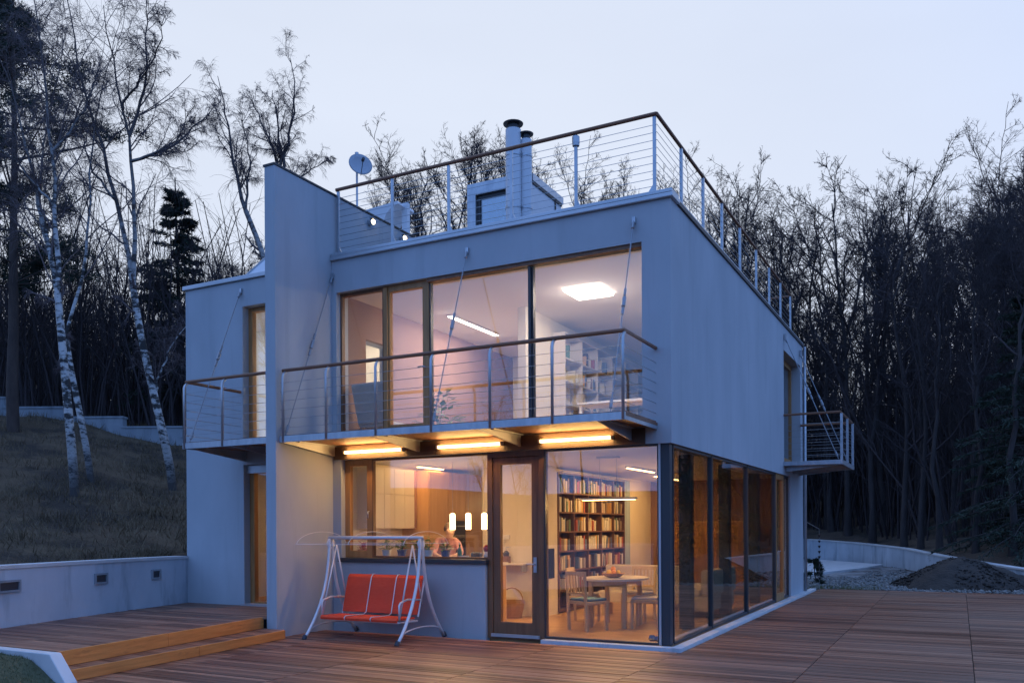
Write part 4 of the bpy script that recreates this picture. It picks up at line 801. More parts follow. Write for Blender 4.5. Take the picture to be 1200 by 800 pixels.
MB().box(-1.93, -1.02, 1.44, 1.56, 2.055, 2.085).build('bar', M['white'], t, bevel=0.004); MB().box(-1.90, -1.05, 1.45, 1.55, 2.045, 2.053).build('diffuser', M['pendant_glow'], t)
MB().tube([(-1.62, 1.5, 2.085), (-1.62, 1.5, 2.70)], 0.003, 5).build('wire', M['steel'], t); MB().tube([(-1.34, 1.5, 2.085), (-1.34, 1.5, 2.70)], 0.003, 5).build('wire', M['steel'], t); MB().box(-1.66, -1.30, 1.46, 1.54, 2.70, 2.728).build('ceiling_rose', M['white'], t)
def strip(name, x0, x1, y0, y1, z, label, g='strip_glow'):
    t = empty(name, ((x0 + x1)/2, (y0 + y1)/2, z), label, 'lamp')
    MB().box(x0, x1, y0, y1, z - 0.03, z - 0.001).build('housing', M['white'], t); MB().box(x0 + 0.015, x1 - 0.015, y0 + 0.015, y1 - 0.015, z - 0.045, z - 0.031).build('diffuser', M[g], t)
strip('ceiling_lamp', -2.0, -1.92, 3.7, 5.2, 2.73, 'lit strip lamp on the dining room ceiling in front of the bookcase')
strip('ceiling_lamp', -5.05, -4.95, 1.45, 2.25, 2.73, 'lit strip lamp on the kitchen ceiling near the white cabinets', 'kitchen_glow')
strip('ceiling_lamp', -2.4, -2.3, 6.5, 8.4, 2.73, 'lit strip lamp on the ceiling at the end of the dining room', 'hall_glow')
strip('ceiling_lamp', -4.80, -4.70, 2.1, 3.9, 5.47, 'lit strip lamp on the ceiling of the upstairs study', 'study_glow')
t = empty('ceiling_lamp', (-1.95, 1.88, 5.47), 'glowing rounded ceiling lamp in the upstairs library', 'lamp')
MB().box(-2.27, -1.63, 1.55, 2.21, 5.415, 5.469).build('diffuser', M['ceiling_glow'], t, bevel=0.025); MB().box(-2.2, -1.7, 1.62, 2.14, 5.4691, 5.4698).build('plate', M['white'], t)
strip('ceiling_lamp', -7.2, -6.7, 1.4, 1.9, 2.74, 'lit square lamp on the ceiling behind the wing door', 'wing_glow')
strip('ceiling_lamp', -7.6, -7.2, 2.4, 2.8, 5.5, 'lit square lamp on the ceiling behind the wing window', 'study_glow')

# bookcases with their books
BOOKS = []
def bookcase(label, xf, y0, y1, zs, z1, ups, m_, back):
    t = empty('bookcase', (xf, (y0 + y1)/2, zs[0]), label, 'bookcase')
    for z in zs + [z1]: MB().box(xf - 0.25, xf, y0, y1, z - 0.014, z + 0.014).build('shelf', M[m_], t)
    for y in ups: MB().box(xf - 0.25, xf - 0.003, y - 0.012, y + 0.012, zs[0] + 0.015, z1 - 0.015).build('upright', M[m_], t)
    MB().box(xf - 0.262, xf - 0.251, y0, y1, zs[0], z1).build('back_panel', M[back], t); return t
bcol = {}
def fill(xf, ya, yb, z, zt, label, group, r_, dens=1.0, lean=0.12, ws=(0.04, 0.05, 0.06, 0.075)):
    y = ya + 0.02
    while y < yb - 0.06:
        if r_.random() > dens: y += r_.uniform(0.05, 0.2); continue
        w_ = r_.choice(ws); h = r_.choice([0.20, 0.22, 0.25, 0.27])
        if h > zt - z - 0.02: h = zt - z - 0.03
        key = (w_, round(h, 2))
        if key not in bcol:
            me = bpy.data.meshes.new('book'); mb = MB().box(-0.19, 0, 0.001, w_ - 0.001, 0, key[1]); me.from_pydata(mb.v, [], mb.f); me.materials.append(M['book']); bcol[key] = me
        o = bpy.data.objects.new('book', bcol[key]); C.objects.link(o); o.location = (xf - 0.02 - r_.uniform(0, 0.035), y, z + 0.0145)
        if r_.random() < lean and y + 0.12 < yb: o.rotation_euler.x = R(-12); y += 0.05; o.location.y = y - 0.05
        tag(o, label, 'book', group); y += w_
rb = random.Random(21)
zs = [0.10, 0.46, 0.82, 1.18, 1.54, 1.90, 2.26]; ups = [3.16, 3.85, 4.55, 5.25, 5.95, 6.6]
bookcase('dark wood bookcase filling the dining room wall behind the table', -3.08, 3.14, 6.62, zs, 2.62, ups, 'shelf', 'shelf')
nm = ['bottom', 'second', 'third', 'fourth', 'fifth', 'sixth', 'top']
for k in range(1, 7):
    for a, b_ in zip(ups[:-1], ups[1:]):
        fill(-3.08, a + 0.02, b_ - 0.02, zs[k], (zs + [2.62])[k + 1], 'book standing on the %s shelf up of the dark dining room bookcase' % nm[k], 'books in the dining room bookcase', rb, (0.35, 0.6, 0.75, 0.9, 0.94, 0.96, 0.96)[k])
    if len([o for o in C.objects if o.name.startswith('book')]) > 900: break
zs2 = [3.12, 3.50, 3.90, 4.32, 4.74]; ups2 = [3.35, 4.15, 4.95, 5.75, 6.55, 7.35, 8.1]
bookcase('pale tall bookcase along the upstairs library wall', -3.02, 3.33, 8.12, zs2, 5.2, ups2, 'shelf_pale', 'cream')
for k in (1, 2, 3, 4):
    for a, b_ in list(zip(ups2[:-1], ups2[1:]))[:3]:
        fill(-3.02, a + 0.02, b_ - 0.02, zs2[k], (zs2 + [5.2])[k + 1], 'book standing on the pale bookcase in the upstairs library', 'books in the upstairs library', rb, 0.42)
t = empty('sofa', (-0.75, 4.4, FZ), 'cream sofa along the side glass beyond the dining bench', 'sofa')
MB().box(-1.15, -0.42, 3.5, 5.3, 0.16, 0.42).build('base', M['sofa'], t, bevel=0.03); MB().box(-0.58, -0.38, 3.5, 5.3, 0.425, 0.88).build('backrest', M['sofa'], t, bevel=0.05)
for y in (3.52, 4.13, 4.74): MB().box(-1.16, -0.60, y, y + 0.58, 0.424, 0.54).build('seat_cushion', M['sofa'], t, bevel=0.03)
for x, y in ((-1.1, 3.55), (-0.47, 3.55), (-1.1, 5.25), (-0.47, 5.25)): MB().box(x - 0.025, x + 0.025, y - 0.025, y + 0.025, FZ, 0.158).build('foot', M['dark'], t)
t = empty('corner_bench', (-1.5, 3.4, FZ), 'cream upholstered bench behind the dining table', 'bench')
MB().box(-2.35, -0.75, 3.15, 3.55, 0.30, 0.50).build('seat', M['sofa'], t, bevel=0.03); MB().box(-2.35, -0.75, 3.551, 3.68, 0.30, 0.95).build('backrest', M['sofa'], t, bevel=0.04)
for x in (-2.25, -0.85): MB().box(x - 0.03, x + 0.03, 3.2, 3.6, FZ, 0.299).build('leg', M['birch_wood'], t)
t = empty('sideboard', (-2.2, 8.9, FZ), 'red brown wooden cabinet at the far end of the dining room', 'cabinet')
MB().box(-2.9, -0.9, 8.75, 9.19, FZ + 0.08, 1.75).build('body', M['panel'], t, bevel=0.01)
for i in range(3): MB().box(-2.88 + i*0.66, -2.26 + i*0.66, 8.725, 8.748, FZ + 0.12, 1.72).build('door', M['wood_frame'], t, bevel=0.004)
MB().box(-2.85, -0.95, 8.8, 9.15, FZ, FZ + 0.079).build('plinth', M['dark'], t)
t = empty('curtain', (-3.0, 7.0, FZ), 'pale blue grey curtain hanging at the end of the bookcase', 'curtain')
pts = [(-3.30 + 0.035*math.sin(i*1.25), 6.72 + i*0.035) for i in range(22)]
MB().prism(pts + [(x - 0.02, y) for x, y in pts[::-1]], 'z', FZ + 0.02, 2.66).build('fabric', M['curtain'], t, fix=True); MB().tube([(-3.3, 6.65, 2.68), (-3.3, 7.55, 2.68)], 0.012, 8).build('rod', M['steel'], t)
for i, (x, y, a) in enumerate(((-0.42, 0.42, 20), (-0.30, 0.34, 45))):
    t = empty('slipper', (x, y, FZ), 'blue slipper lying on the floor beside the glass corner', 'slipper', 'blue slippers'); ORG[t.name] = Vector((0, 0, 0)); t.rotation_euler.z = R(a)
    pr = [(-0.04, -0.12), (0.03, -0.13), (0.045, 0.0), (0.05, 0.09), (0.02, 0.14), (-0.03, 0.13), (-0.05, 0.05)]
    MB().prism(pr, 'z', 0, 0.018).build('sole', M['rubber'], t, fix=True); MB().add([(p[0]*0.98, p[1], 0.019) for p in pr[2:]] + [(0.03, 0.01, 0.065), (0.032, 0.08, 0.055), (0.012, 0.12, 0.035), (-0.02, 0.115, 0.035), (-0.034, 0.05, 0.06)], [(0, 1, 6, 5), (1, 2, 7, 6), (2, 3, 8, 7), (3, 4, 9, 8), (4, 0, 5, 9), (5, 6, 7, 8, 9)]).build('upper', M['slipper'], t, fix=True)

# hall seen through the entrance door
o = MB().box(-3.95, -3.75, 2.485, 2.498, 1.42, 1.50).build('switch_plate', M['white'], house); 
t = empty('wall_shelf', (-3.6, 2.4, 1.0), 'small pale wall shelf seen through the entrance door', 'shelf')
MB().box(-3.95, -3.35, 2.22, 2.498, 0.97, 1.0).build('board', M['cabinet'], t, bevel=0.008); MB().box(-3.9, -3.87, 2.30, 2.498, 0.85, 0.969).box(-3.43, -3.40, 2.30, 2.498, 0.85, 0.969).build('bracket', M['steel'], t)
t = empty('coffee_grinder', (-3.75, 2.36, 1.0), 'dark coffee grinder on the small wall shelf', 'grinder')
MB().box(-3.81, -3.69, 2.30, 2.42, 1.0, 1.12).build('drawer_box', M['wood_dark'], t); MB().lathe(-3.75, 2.36, [(0.05, 1.121), (0.06, 1.18), (0.02, 1.22)], 12).build('hopper', M['soot'], t); MB().tube([(-3.75, 2.36, 1.22), (-3.75, 2.36, 1.28), (-3.66, 2.36, 1.28)], 0.007, 6).build('crank', M['steel'], t)
t = empty('wicker_basket', (-3.55, 2.2, FZ), 'wicker basket on the floor behind the entrance door', 'basket')
MB().lathe(-3.55, 2.2, [(0.16, FZ), (0.20, FZ + 0.15), (0.22, FZ + 0.30), (0.20, FZ + 0.30), (0.17, FZ + 0.10), (0.02, FZ + 0.06)], 16).build('body', M['basket'], t); MB().tube([(-3.55 + 0.21*math.cos(a), 2.2, FZ + 0.30 + 0.22*math.sin(a)) for a in [math.pi*i/10 for i in range(11)]], 0.012, 6).build('handle', M['basket'], t)
t = empty('watering_can', (-3.85, 2.05, FZ), 'red watering can beside the wicker basket', 'watering can')
MB().lathe(-3.85, 2.05, [(0.09, FZ), (0.10, FZ + 0.02), (0.09, FZ + 0.26), (0.05, FZ + 0.28)], 14).build('body', M['red'], t); MB().tube([(-3.77, 2.05, FZ + 0.08), (-3.62, 2.05, FZ + 0.30)], [0.02, 0.012], 8).build('spout', M['red'], t); MB().tube([(-3.93, 2.05, FZ + 0.08), (-4.0, 2.05, FZ + 0.18), (-3.96, 2.05, FZ + 0.32), (-3.85, 2.05, FZ + 0.34)], 0.01, 6).build('handle', M['red'], t)

# ------------------------------------------------------------------ kitchen
t = empty('wall_cabinet', (-5.4, 1.15, 1.6), 'white wall cabinets with flat doors on the kitchen side wall', 'cabinet')
MB().box(-5.584, -5.27, 0.50, 1.78, 1.62, 2.66).build('body', M['cabinet'], t)
for i in range(4):
    for z0, z1 in ((1.63, 2.20), (2.21, 2.65)): MB().box(-5.268, -5.248, 0.505 + i*0.30, 0.80 + i*0.30, z0, z1).build('door', M['cabinet'], t, bevel=0.004)
MB().box(-5.268, -5.245, 1.70, 1.775, 1.63, 2.65).build('spice_rack', M['shelf'], t)
t = empty('tall_cabinet', (-5.3, 2.75, FZ), 'tall oak kitchen cabinet with a built in black oven', 'cabinet')
MB().box(-5.584, -5.02, 1.80, 3.72, FZ + 0.08, 2.66).build('body', M['panel'], t)
for a, b_, z0, z1 in ((1.81, 2.43, 0.16, 2.64), (2.44, 3.06, 0.16, 0.98), (2.44, 3.06, 1.80, 2.64), (3.07, 3.70, 0.16, 2.64)): MB().box(-5.018, -4.998, a, b_, z0, z1).build('door', M['panel'], t, bevel=0.004)
ov = MB().box(-5.018, -4.99, 2.46, 3.04, 1.02, 1.76).build('oven', M['black'], t); MB().tube([(-4.96, 2.52, 1.66), (-4.96, 2.98, 1.66)], 0.01, 6).build('handle', M['steel'], ov); MB().box(-5.55, -5.05, 1.82, 3.7, FZ, FZ + 0.079).build('plinth', M['dark'], t)
t = empty('kitchen_counter', (-4.2, 0.6, FZ), 'long kitchen worktop under the window behind the garden swing', 'counter')
MB().box(-5.48, -2.95, 0.36, 0.86, FZ + 0.09, 1.035).build('body', M['panel'], t); MB().box(-5.5, -2.93, 0.352, 0.90, 1.04, 1.085).build('worktop', M['cabinet'], t, bevel=0.004)
for i in range(4): MB().box(-5.46 + i*0.63, -4.85 + i*0.63, 0.862, 0.882, 0.17, 1.02).build('door', M['cabinet'], t)
for x, lab in ((-4.02, 'nearest the white cabinets'), (-3.72, 'the middle one of three'), (-3.42, 'nearest the entrance door')):
    t = empty('glass_pendant', (x, 1.0, 2.72), 'lit white cylinder pendant over the kitchen worktop, ' + lab, 'lamp')
    MB().lathe(x, 1.0, [(0.040, 1.60), (0.045, 1.61), (0.045, 1.85), (0.02, 1.87)], 14).build('shade', M['lampshade'], t, smooth=True); MB().tube([(x, 1.0, 1.87), (x, 1.0, 2.72)], 0.003, 5).build('wire', M['steel'], t)
t = empty('wall_lamp', (-3.9, 5.15, 2.0), 'round lit wall lamp on the far kitchen wall', 'lamp')
MB().lathe(-4.30, 5.02, [(0.02, 2.02), (0.08, 2.06), (0.10, 2.13), (0.08, 2.20), (0.02, 2.24)], 14).build('globe', M['lampshade'], t, smooth=True); MB().tube([(-4.30, 5.02, 2.02), (-4.30, 5.02, 1.95), (-4.30, 5.19, 1.95)], 0.01, 6).build('arm', M['soot'], t)
rl_ = random.Random(4)
def potted(label, x, y, z, pm, h, w_, lm='green', r_=0.075):
    t = empty('potted_plant', (x, y, z), label, 'plant')
    MB().lathe(x, y, [(r_*0.75, z), (r_, z + 0.11), (r_*1.08, z + 0.11), (r_*1.08, z + 0.13), (r_*0.9, z + 0.13), (r_*0.85, z + 0.11)], 14).build('pot', M[pm], t)
    mb = MB()
    for i in range(90):
        a = rl_.uniform(0, 6.28); e_ = rl_.uniform(0.2, 1.4); l = rl_.uniform(0.4, 1)*h
        p = Vector((x, y, z + 0.11)) + Vector((math.cos(a)*math.cos(e_)*w_, math.sin(a)*math.cos(e_)*w_, math.sin(e_)*l)); s_ = rl_.uniform(0.03, 0.065)*(2.2 if h > 0.5 else 1)
        d = Vector((math.cos(a), math.sin(a), rl_.uniform(-0.4, 0.5))).normalized(); n_ = d.cross(Vector((0, 0, 1))).normalized()*s_*0.45
        mb.add([p, p + d*s_*0.6 + n_, p + d*s_*1.5, p + d*s_*0.6 - n_], [(0, 1, 2, 3)])
        if i % 4 == 0: mb.tube([(x, y, z + 0.11), tuple(p)], 0.003, 4, cap=False)
    mb.build('foliage', M[lm], t)
SZ = 1.157
for lab, x, pm, h, w_, lm in (('small flowering plant in a terracotta pot at the casement end of the sill', -5.30, 'terracotta', 0.14, 0.07, 'red'), ('leafy plant in a white pot on the kitchen sill', -4.82, 'white', 0.22, 0.10, 'green'), ('bushy plant in a dark blue pot on the kitchen sill', -4.52, 'blue_pot', 0.20, 0.11, 'green'),
                              ('yellow green plant in a terracotta pot on the kitchen sill', -4.22, 'terracotta', 0.20, 0.11, 'green'), ('tall leafy plant in a white pot on the kitchen sill', -4.02, 'white', 0.26, 0.10, 'green'), ('small plant in a square dark blue pot by the green bottle', -3.70, 'blue_pot', 0.16, 0.09, 'green')):
    potted(lab, x, 0.27, SZ - 0.003, pm, h, w_, lm)
t = empty('bottle', (-3.45, 0.28, SZ), 'green glass bottle standing on the kitchen sill', 'bottle'); MB().lathe(-3.45, 0.28, [(0.032, SZ), (0.035, SZ + 0.02), (0.035, SZ + 0.13), (0.013, SZ + 0.18), (0.013, SZ + 0.22)], 12).build('body', M['bottle'], t, smooth=True); MB().lathe(-3.45, 0.28, [(0.015, SZ + 0.22), (0.015, SZ + 0.245)], 8).build('cap', M['white'], t)
o = MB().lathe(-3.36, 0.25, [(0.03, SZ), (0.075, SZ + 0.02), (0.09, SZ + 0.045), (0.08, SZ + 0.045), (0.02, SZ + 0.02)], 16).build('dish', M['white']); tag(o, 'small white dish on the kitchen sill beside the green bottle', 'dish')
t = empty('ornament', (-2.98, 0.28, SZ), 'small red and white ornament on the kitchen sill by the door', 'ornament'); MB().lathe(-2.98, 0.28, [(0.035, SZ), (0.04, SZ + 0.05), (0.025, SZ + 0.11)], 12).build('base', M['white'], t, smooth=True); MB().lathe(-2.98, 0.28, [(0.026, SZ + 0.111), (0.045, SZ + 0.14), (0.045, SZ + 0.18), (0.015, SZ + 0.215)], 12).build('top', M['red'], t, smooth=True)
t = empty('toaster', (-3.15, 0.30, SZ), 'dark rounded toaster on the kitchen sill', 'toaster'); MB().box(-3.25, -3.07, 0.25, 0.345, SZ, SZ + 0.10).build('body', M['soot'], t, bevel=0.025); MB().box(-3.22, -3.10, 0.28, 0.31, SZ + 0.1005, SZ + 0.104).build('slot', M['black'], t)

# person leaning over the worktop
def person():
    J = {'pel': (-4.50, 1.55, 0.98), 'sp1': (-4.47, 1.50, 1.15), 'sp2': (-4.40, 1.42, 1.32), 'nek': (-4.27, 1.30, 1.45), 'hd0': (-4.22, 1.24, 1.52), 'hd1': (-4.18, 1.18, 1.59), 'hd2': (-4.15, 1.15, 1.66),
         'sl': (-4.50, 1.30, 1.42), 'el': (-4.46, 1.10, 1.20), 'wl': (-4.28, 0.98, 1.16), 'hl': (-4.21, 0.93, 1.15), 'sr': (-4.22, 1.48, 1.40), 'er': (-4.04, 1.32, 1.20), 'wr': (-4.06, 1.08, 1.16), 'hr': (-4.09, 1.00, 1.15),
         'pl': (-4.58, 1.49, 0.92), 'kl': (-4.58, 1.45, 0.52), 'al': (-4.60, 1.53, 0.14), 'tl': (-4.55, 1.38, 0.09), 'pr': (-4.42, 1.62, 0.92), 'kr': (-4.41, 1.58, 0.52), 'ar': (-4.42, 1.66, 0.14), 'tr': (-4.37, 1.51, 0.09)}
    rad = {'pel': 0.15, 'sp1': 0.135, 'sp2': 0.15, 'nek': 0.055, 'hd0': 0.06, 'hd1': 0.095, 'hd2': 0.075, 'sl': 0.065, 'el': 0.045, 'wl': 0.03, 'hl': 0.036, 'sr': 0.065, 'er': 0.045, 'wr': 0.03, 'hr': 0.036, 'pl': 0.10, 'kl': 0.065, 'al': 0.045, 'tl': 0.04, 'pr': 0.10, 'kr': 0.065, 'ar': 0.045, 'tr': 0.04}
    E_ = [('pel', 'sp1'), ('sp1', 'sp2'), ('sp2', 'nek'), ('nek', 'hd0'), ('hd0', 'hd1'), ('hd1', 'hd2'), ('sp2', 'sl'), ('sl', 'el'), ('el', 'wl'), ('wl', 'hl'), ('sp2', 'sr'), ('sr', 'er'), ('er', 'wr'), ('wr', 'hr'), ('pel', 'pl'), ('pl', 'kl'), ('kl', 'al'), ('al', 'tl'), ('pel', 'pr'), ('pr', 'kr'), ('kr', 'ar'), ('ar', 'tr')]
    ks = list(J); V = [J[k] for k in ks]; E2 = [(ks.index(a), ks.index(b_)) for a, b_ in E_]; Rr = [rad[k] for k in ks]
    for w_, h, side in (('wl', 'hl', 1), ('wr', 'hr', -1)):
        hb = Vector(J[h]); d = (hb - Vector(J[w_])).normalized(); sv = d.cross(Vector((0, 0, 1))).normalized()
        for f, (off, ln) in enumerate(((-0.028, 0.085), (-0.010, 0.10), (0.010, 0.095), (0.027, 0.075))):
            r0 = hb + sv*off + d*0.01; V += [tuple(r0), tuple(r0 + d*ln*0.55 - Vector((0, 0, 0.012))), tuple(r0 + d*ln - Vector((0, 0, 0.035)))]; k = len(V); Rr += [0.010, 0.009, 0.008]; E2 += [(ks.index(h), k - 3), (k - 3, k - 2), (k - 2, k - 1)]
        r0 = hb - d*0.015 + sv*side*0.032; V += [tuple(r0), tuple(r0 + d*0.035 + sv*side*0.028), tuple(r0 + d*0.065 + sv*side*0.03 - Vector((0, 0, 0.01)))]; k = len(V); Rr += [0.011, 0.010, 0.009]; E2 += [(ks.index(h), k - 3), (k - 3, k - 2), (k - 2, k - 1)]
    me = bpy.data.meshes.new('person'); me.from_pydata(V, E2, []); o = bpy.data.objects.new('person', me); C.objects.link(o)
    o.modifiers.new('skin', 'SKIN')
    for i, d in enumerate(me.skin_vertices[0].data): d.radius = (Rr[i], Rr[i]); d.use_root = (i == 0)
    s_ = o.modifiers.new('sub', 'SUBSURF'); s_.levels = 2; s_.render_levels = 2
    dg = bpy.context.evaluated_depsgraph_get(); m2 = bpy.data.meshes.new_from_object(o.evaluated_get(dg)); o.modifiers.clear(); o.data = m2; m2.name = 'person'
    for mt in ('skin', 'shirt', 'trousers'): m2.materials.append(M[mt])
    hands = [Vector(J[k]) for k in ('hl', 'hr', 'wl', 'wr')]
    for p in m2.polygons:
        c = p.center; k = 1
        if c.z < 0.98: k = 2
        if c.z > 1.455 or min((c - h).length for h in hands) < 0.13: k = 0
        p.material_index = k
    m2.shade_smooth(); tag(o, 'person in a pink top leaning over the kitchen worktop', 'person')
    hb = MB(); c = Vector((-4.185, 1.195, 1.61))
    for i in range(7):
        for j in range(12):
            th = math.pi*0.62*i/6; a = 2*math.pi*j/12; hb.v.append((c.x - 0.012 + 0.108*math.sin(th)*math.cos(a), c.y + 0.012 + 0.108*math.sin(th)*math.sin(a), c.z + 0.115*math.cos(th) + 0.01))
    for i in range(6):
        for j in range(12): hb.f.append((i*12 + j, i*12 + (j + 1) % 12, (i + 1)*12 + (j + 1) % 12, (i + 1)*12 + j))
    hb.build('hair', M['hair'], o, smooth=True)
    return o
person()

# ------------------------------------------------------------------ upstairs and wing furniture
t = empty('lounge_chair', (-5.2, 0.75, 3.075), 'pale lounge chair with tilted back beside the brown upstairs wall', 'chair')
MB().hexa([(-5.50, 0.42, 3.36), (-4.85, 0.42, 3.36), (-4.85, 0.48, 3.32), (-5.50, 0.48, 3.32)], [(-5.55, 0.30, 3.98), (-4.85, 0.30, 3.98), (-4.85, 0.34, 4.02), (-5.55, 0.34, 4.02)]).build('backrest', M['cushion_pale'], t, fix=True, bevel=0.01)
MB().box(-5.5, -4.85, 0.45, 1.05, 3.30, 3.38).build('seat', M['cushion_pale'], t, bevel=0.015)
for x, y in ((-5.47, 0.48), (-4.88, 0.48), (-5.47, 1.02), (-4.88, 1.02)): MB().box(x - 0.015, x + 0.015, y - 0.015, y + 0.015, 3.075, 3.299).build('leg', M['steel'], t)
t = empty('desk', (-1.8, 6.0, 3.075), 'white desk in front of the pale upstairs bookcase', 'desk')
MB().box(-2.6, -0.7, 2.9, 3.5, 3.78, 3.82).build('top', M['white'], t, bevel=0.005)
for x, y in ((-2.55, 2.95), (-0.75, 2.95), (-2.55, 3.45), (-0.75, 3.45)): MB().box(x - 0.02, x + 0.02, y - 0.02, y + 0.02, 3.075, 3.779).build('leg', M['white'], t)
potted('big leafy house plant in a white pot upstairs by the balcony door', -4.1, 0.75, 3.075, 'white', 0.75, 0.30, 'green', 0.14)
t = empty('flower_vase', (-7.05, 0.8, 0.90), 'vase of yellow flowers on a small table behind the wing door', 'vase')
MB().lathe(-7.05, 0.8, [(0.05, 0.90), (0.07, 0.98), (0.04, 1.08), (0.05, 1.12)], 12).build('vase', M['white'], t, smooth=True)
mb = MB()
for i in range(30):
    a, e_ = rl_.uniform(0, 6.28), rl_.uniform(0.3, 1.5); p = Vector((-7.05 + 0.14*math.cos(a)*math.cos(e_), 0.8 + 0.14*math.sin(a)*math.cos(e_), 1.13 + 0.20*math.sin(e_)))
    mb.lathe(p.x, p.y, [(0.01, p.z), (0.03, p.z + 0.012), (0.01, p.z + 0.03)], 6)
mb.build('flowers', M['yellow'], t)
t = empty('side_table', (-7.05, 0.8, 0.3), 'small dark table carrying the flower vase behind the wing door', 'table')
MB().box(-7.35, -6.75, 0.55, 1.05, 0.86, 0.898).build('top', M['wood_dark'], t)
for x, y in ((-7.31, 0.59), (-6.79, 0.59), (-7.31, 1.01), (-6.79, 1.01)): MB().box(x - 0.02, x + 0.02, y - 0.02, y + 0.02, 0.3, 0.859).build('leg', M['wood_dark'], t)
# rain chain at the back corner of the house, shrub and weeds below it
t = empty('rain_chain', (0.45, 11.4, 0.0), 'rain chain of small steel cups hanging at the back corner of the house', 'rain chain')
for i in range(9): MB().lathe(0.30, 11.2, [(0.012, 0.30 + i*0.13), (0.035, 0.36 + i*0.13), (0.032, 0.36 + i*0.13), (0.008, 0.305 + i*0.13)], 8).build('cup', M['soot'], t)
MB().tube([(0.30, 11.2, 0.0), (0.30, 11.2, 1.55)], 0.004, 5).tube([(0.30, 11.2, 1.55), (0.02, 10.76, 1.75)], 0.01, 6).build('chain', M['cable'], t)

# ------------------------------------------------------------------ trees
def tubes(P, Rr, k):
    """quads for a batch of tapering tubes: P (B,n,3), Rr (B,n)"""
    B, n, _ = P.shape; T = np.gradient(P, axis=1); T /= np.linalg.norm(T, axis=2, keepdims=True) + 1e-9
    ref = np.where(np.abs(T[:, :1, 2:3]) > 0.9, np.array([1.0, 0, 0]), np.array([0, 0, 1.0]))*np.ones((1, n, 1))
    A = np.cross(T, ref); A /= np.linalg.norm(A, axis=2, keepdims=True) + 1e-9; Bn = np.cross(T, A)
    a = np.arange(k)*2*np.pi/k
    V = P[:, :, None] + (A[:, :, None]*np.cos(a)[:, None] + Bn[:, :, None]*np.sin(a)[:, None])*Rr[:, :, None, None]
    i = np.arange(n - 1)[:, None]*k; j = np.arange(k)[None]; j2 = (j + 1) % k
    F = np.stack([i + j, i + j2, i + k + j2, i + k + j], -1).reshape(-1, 4)
    F = (F[None] + (np.arange(B)*n*k)[:, None, None]).reshape(-1, 4)
    return V.reshape(-1, 3), F
def join(parts):
    V = []; F = []; o = 0
    for v, f in parts: V.append(v); F.append(f + o); o += len(v)
    return np.concatenate(V), np.concatenate(F)
def kids(P, Rr, Ln, m_, t0, t1, a0, a1, ratio, n, curl, wobble, rr0, rmin, g, shrink=0.5):
    B, nn, _ = P.shape; t = g.uniform(t0, t1, (B, m_)); f = t*(nn - 1); i0 = np.clip(f.astype(int), 0, nn - 2); w_ = (f - i0)[..., None]
    bi = np.arange(B)[:, None]; p0, p1 = P[bi, i0], P[bi, i0 + 1]; S = p0*(1 - w_) + p1*w_
    T = p1 - p0; T /= np.linalg.norm(T, axis=2, keepdims=True) + 1e-9
    q = g.normal(size=S.shape); q -= (q*T).sum(2, keepdims=True)*T; q /= np.linalg.norm(q, axis=2, keepdims=True) + 1e-9
    an = g.uniform(a0, a1, (B, m_))[..., None]; D = T*np.cos(an) + q*np.sin(an)
    l = (Ln[:, None]*ratio*g.uniform(0.55, 1.15, (B, m_))*(1 - shrink*t)).reshape(-1)
    r0 = np.maximum((Rr[bi, i0]*(1 - w_[..., 0]) + Rr[bi, i0 + 1]*w_[..., 0])*rr0, rmin).reshape(-1)
    S = S.reshape(-1, 3); D = D.reshape(-1, 3); out = [S]; cur = S
    for s_ in range(n - 1):
        D = D + g.normal(0, wobble, D.shape) + np.array([0, 0, curl]); D /= np.linalg.norm(D, axis=1, keepdims=True); cur = cur + D*(l/(n - 1))[:, None]; out.append(cur)
    return np.stack(out, 1), r0[:, None]*np.linspace(1, 0.35, n)[None], l
def bare_tree(seed, h, nl, first, up_, spread, tw=5):
    g = np.random.default_rng(seed); n = 11; z = np.linspace(0, 1, n)
    wx = np.cumsum(g.normal(0, 0.022, n))*h*z; wy = np.cumsum(g.normal(0, 0.022, n))*h*z
    P = np.stack([wx, wy, z*h*0.93], -1)[None]; Rr = (0.0102*h*(1 - 0.84*z**0.9))[None]; Rr[0, 0] *= 1.35
    tr = tubes(P, Rr, 8); Ln = np.array([h])
    P1, R1, L1 = kids(P, Rr, Ln, nl, first, 0.97, up_[0], up_[1], spread, 9, 0.11, 0.17, 0.62, 0.024, g, 0.52)
    P2, R2, L2 = kids(P1, R1, L1, 8, 0.2, 1.0, 0.45, 1.05, 0.50, 6, 0.05, 0.2, 0.6, 0.014, g)
    P3, R3, L3 = kids(P2, R2, L2, 8, 0.12, 1.0, 0.4, 1.1, 0.52, 5, 0.02, 0.24, 0.62, 0.008, g)
    P4, R4, L4 = kids(P3, R3, L3, tw, 0.15, 1.0, 0.35, 1.0, 0.6, 3, 0.01, 0.22, 0.7, 0.0052, g)
    return tr, join([tubes(P1, R1, 6), tubes(P2, R2, 4), tubes(P3, R3, 3), tubes(P4, R4, 3)])
def tree_thing(name, tr, cr, m1, m2, loc):
    t = empty(name, loc); a = mesh_np('trunk', *tr, m1, t); a.data.shade_smooth(); b_ = mesh_np('crown', *cr, m2, t); return t
PROTO = []
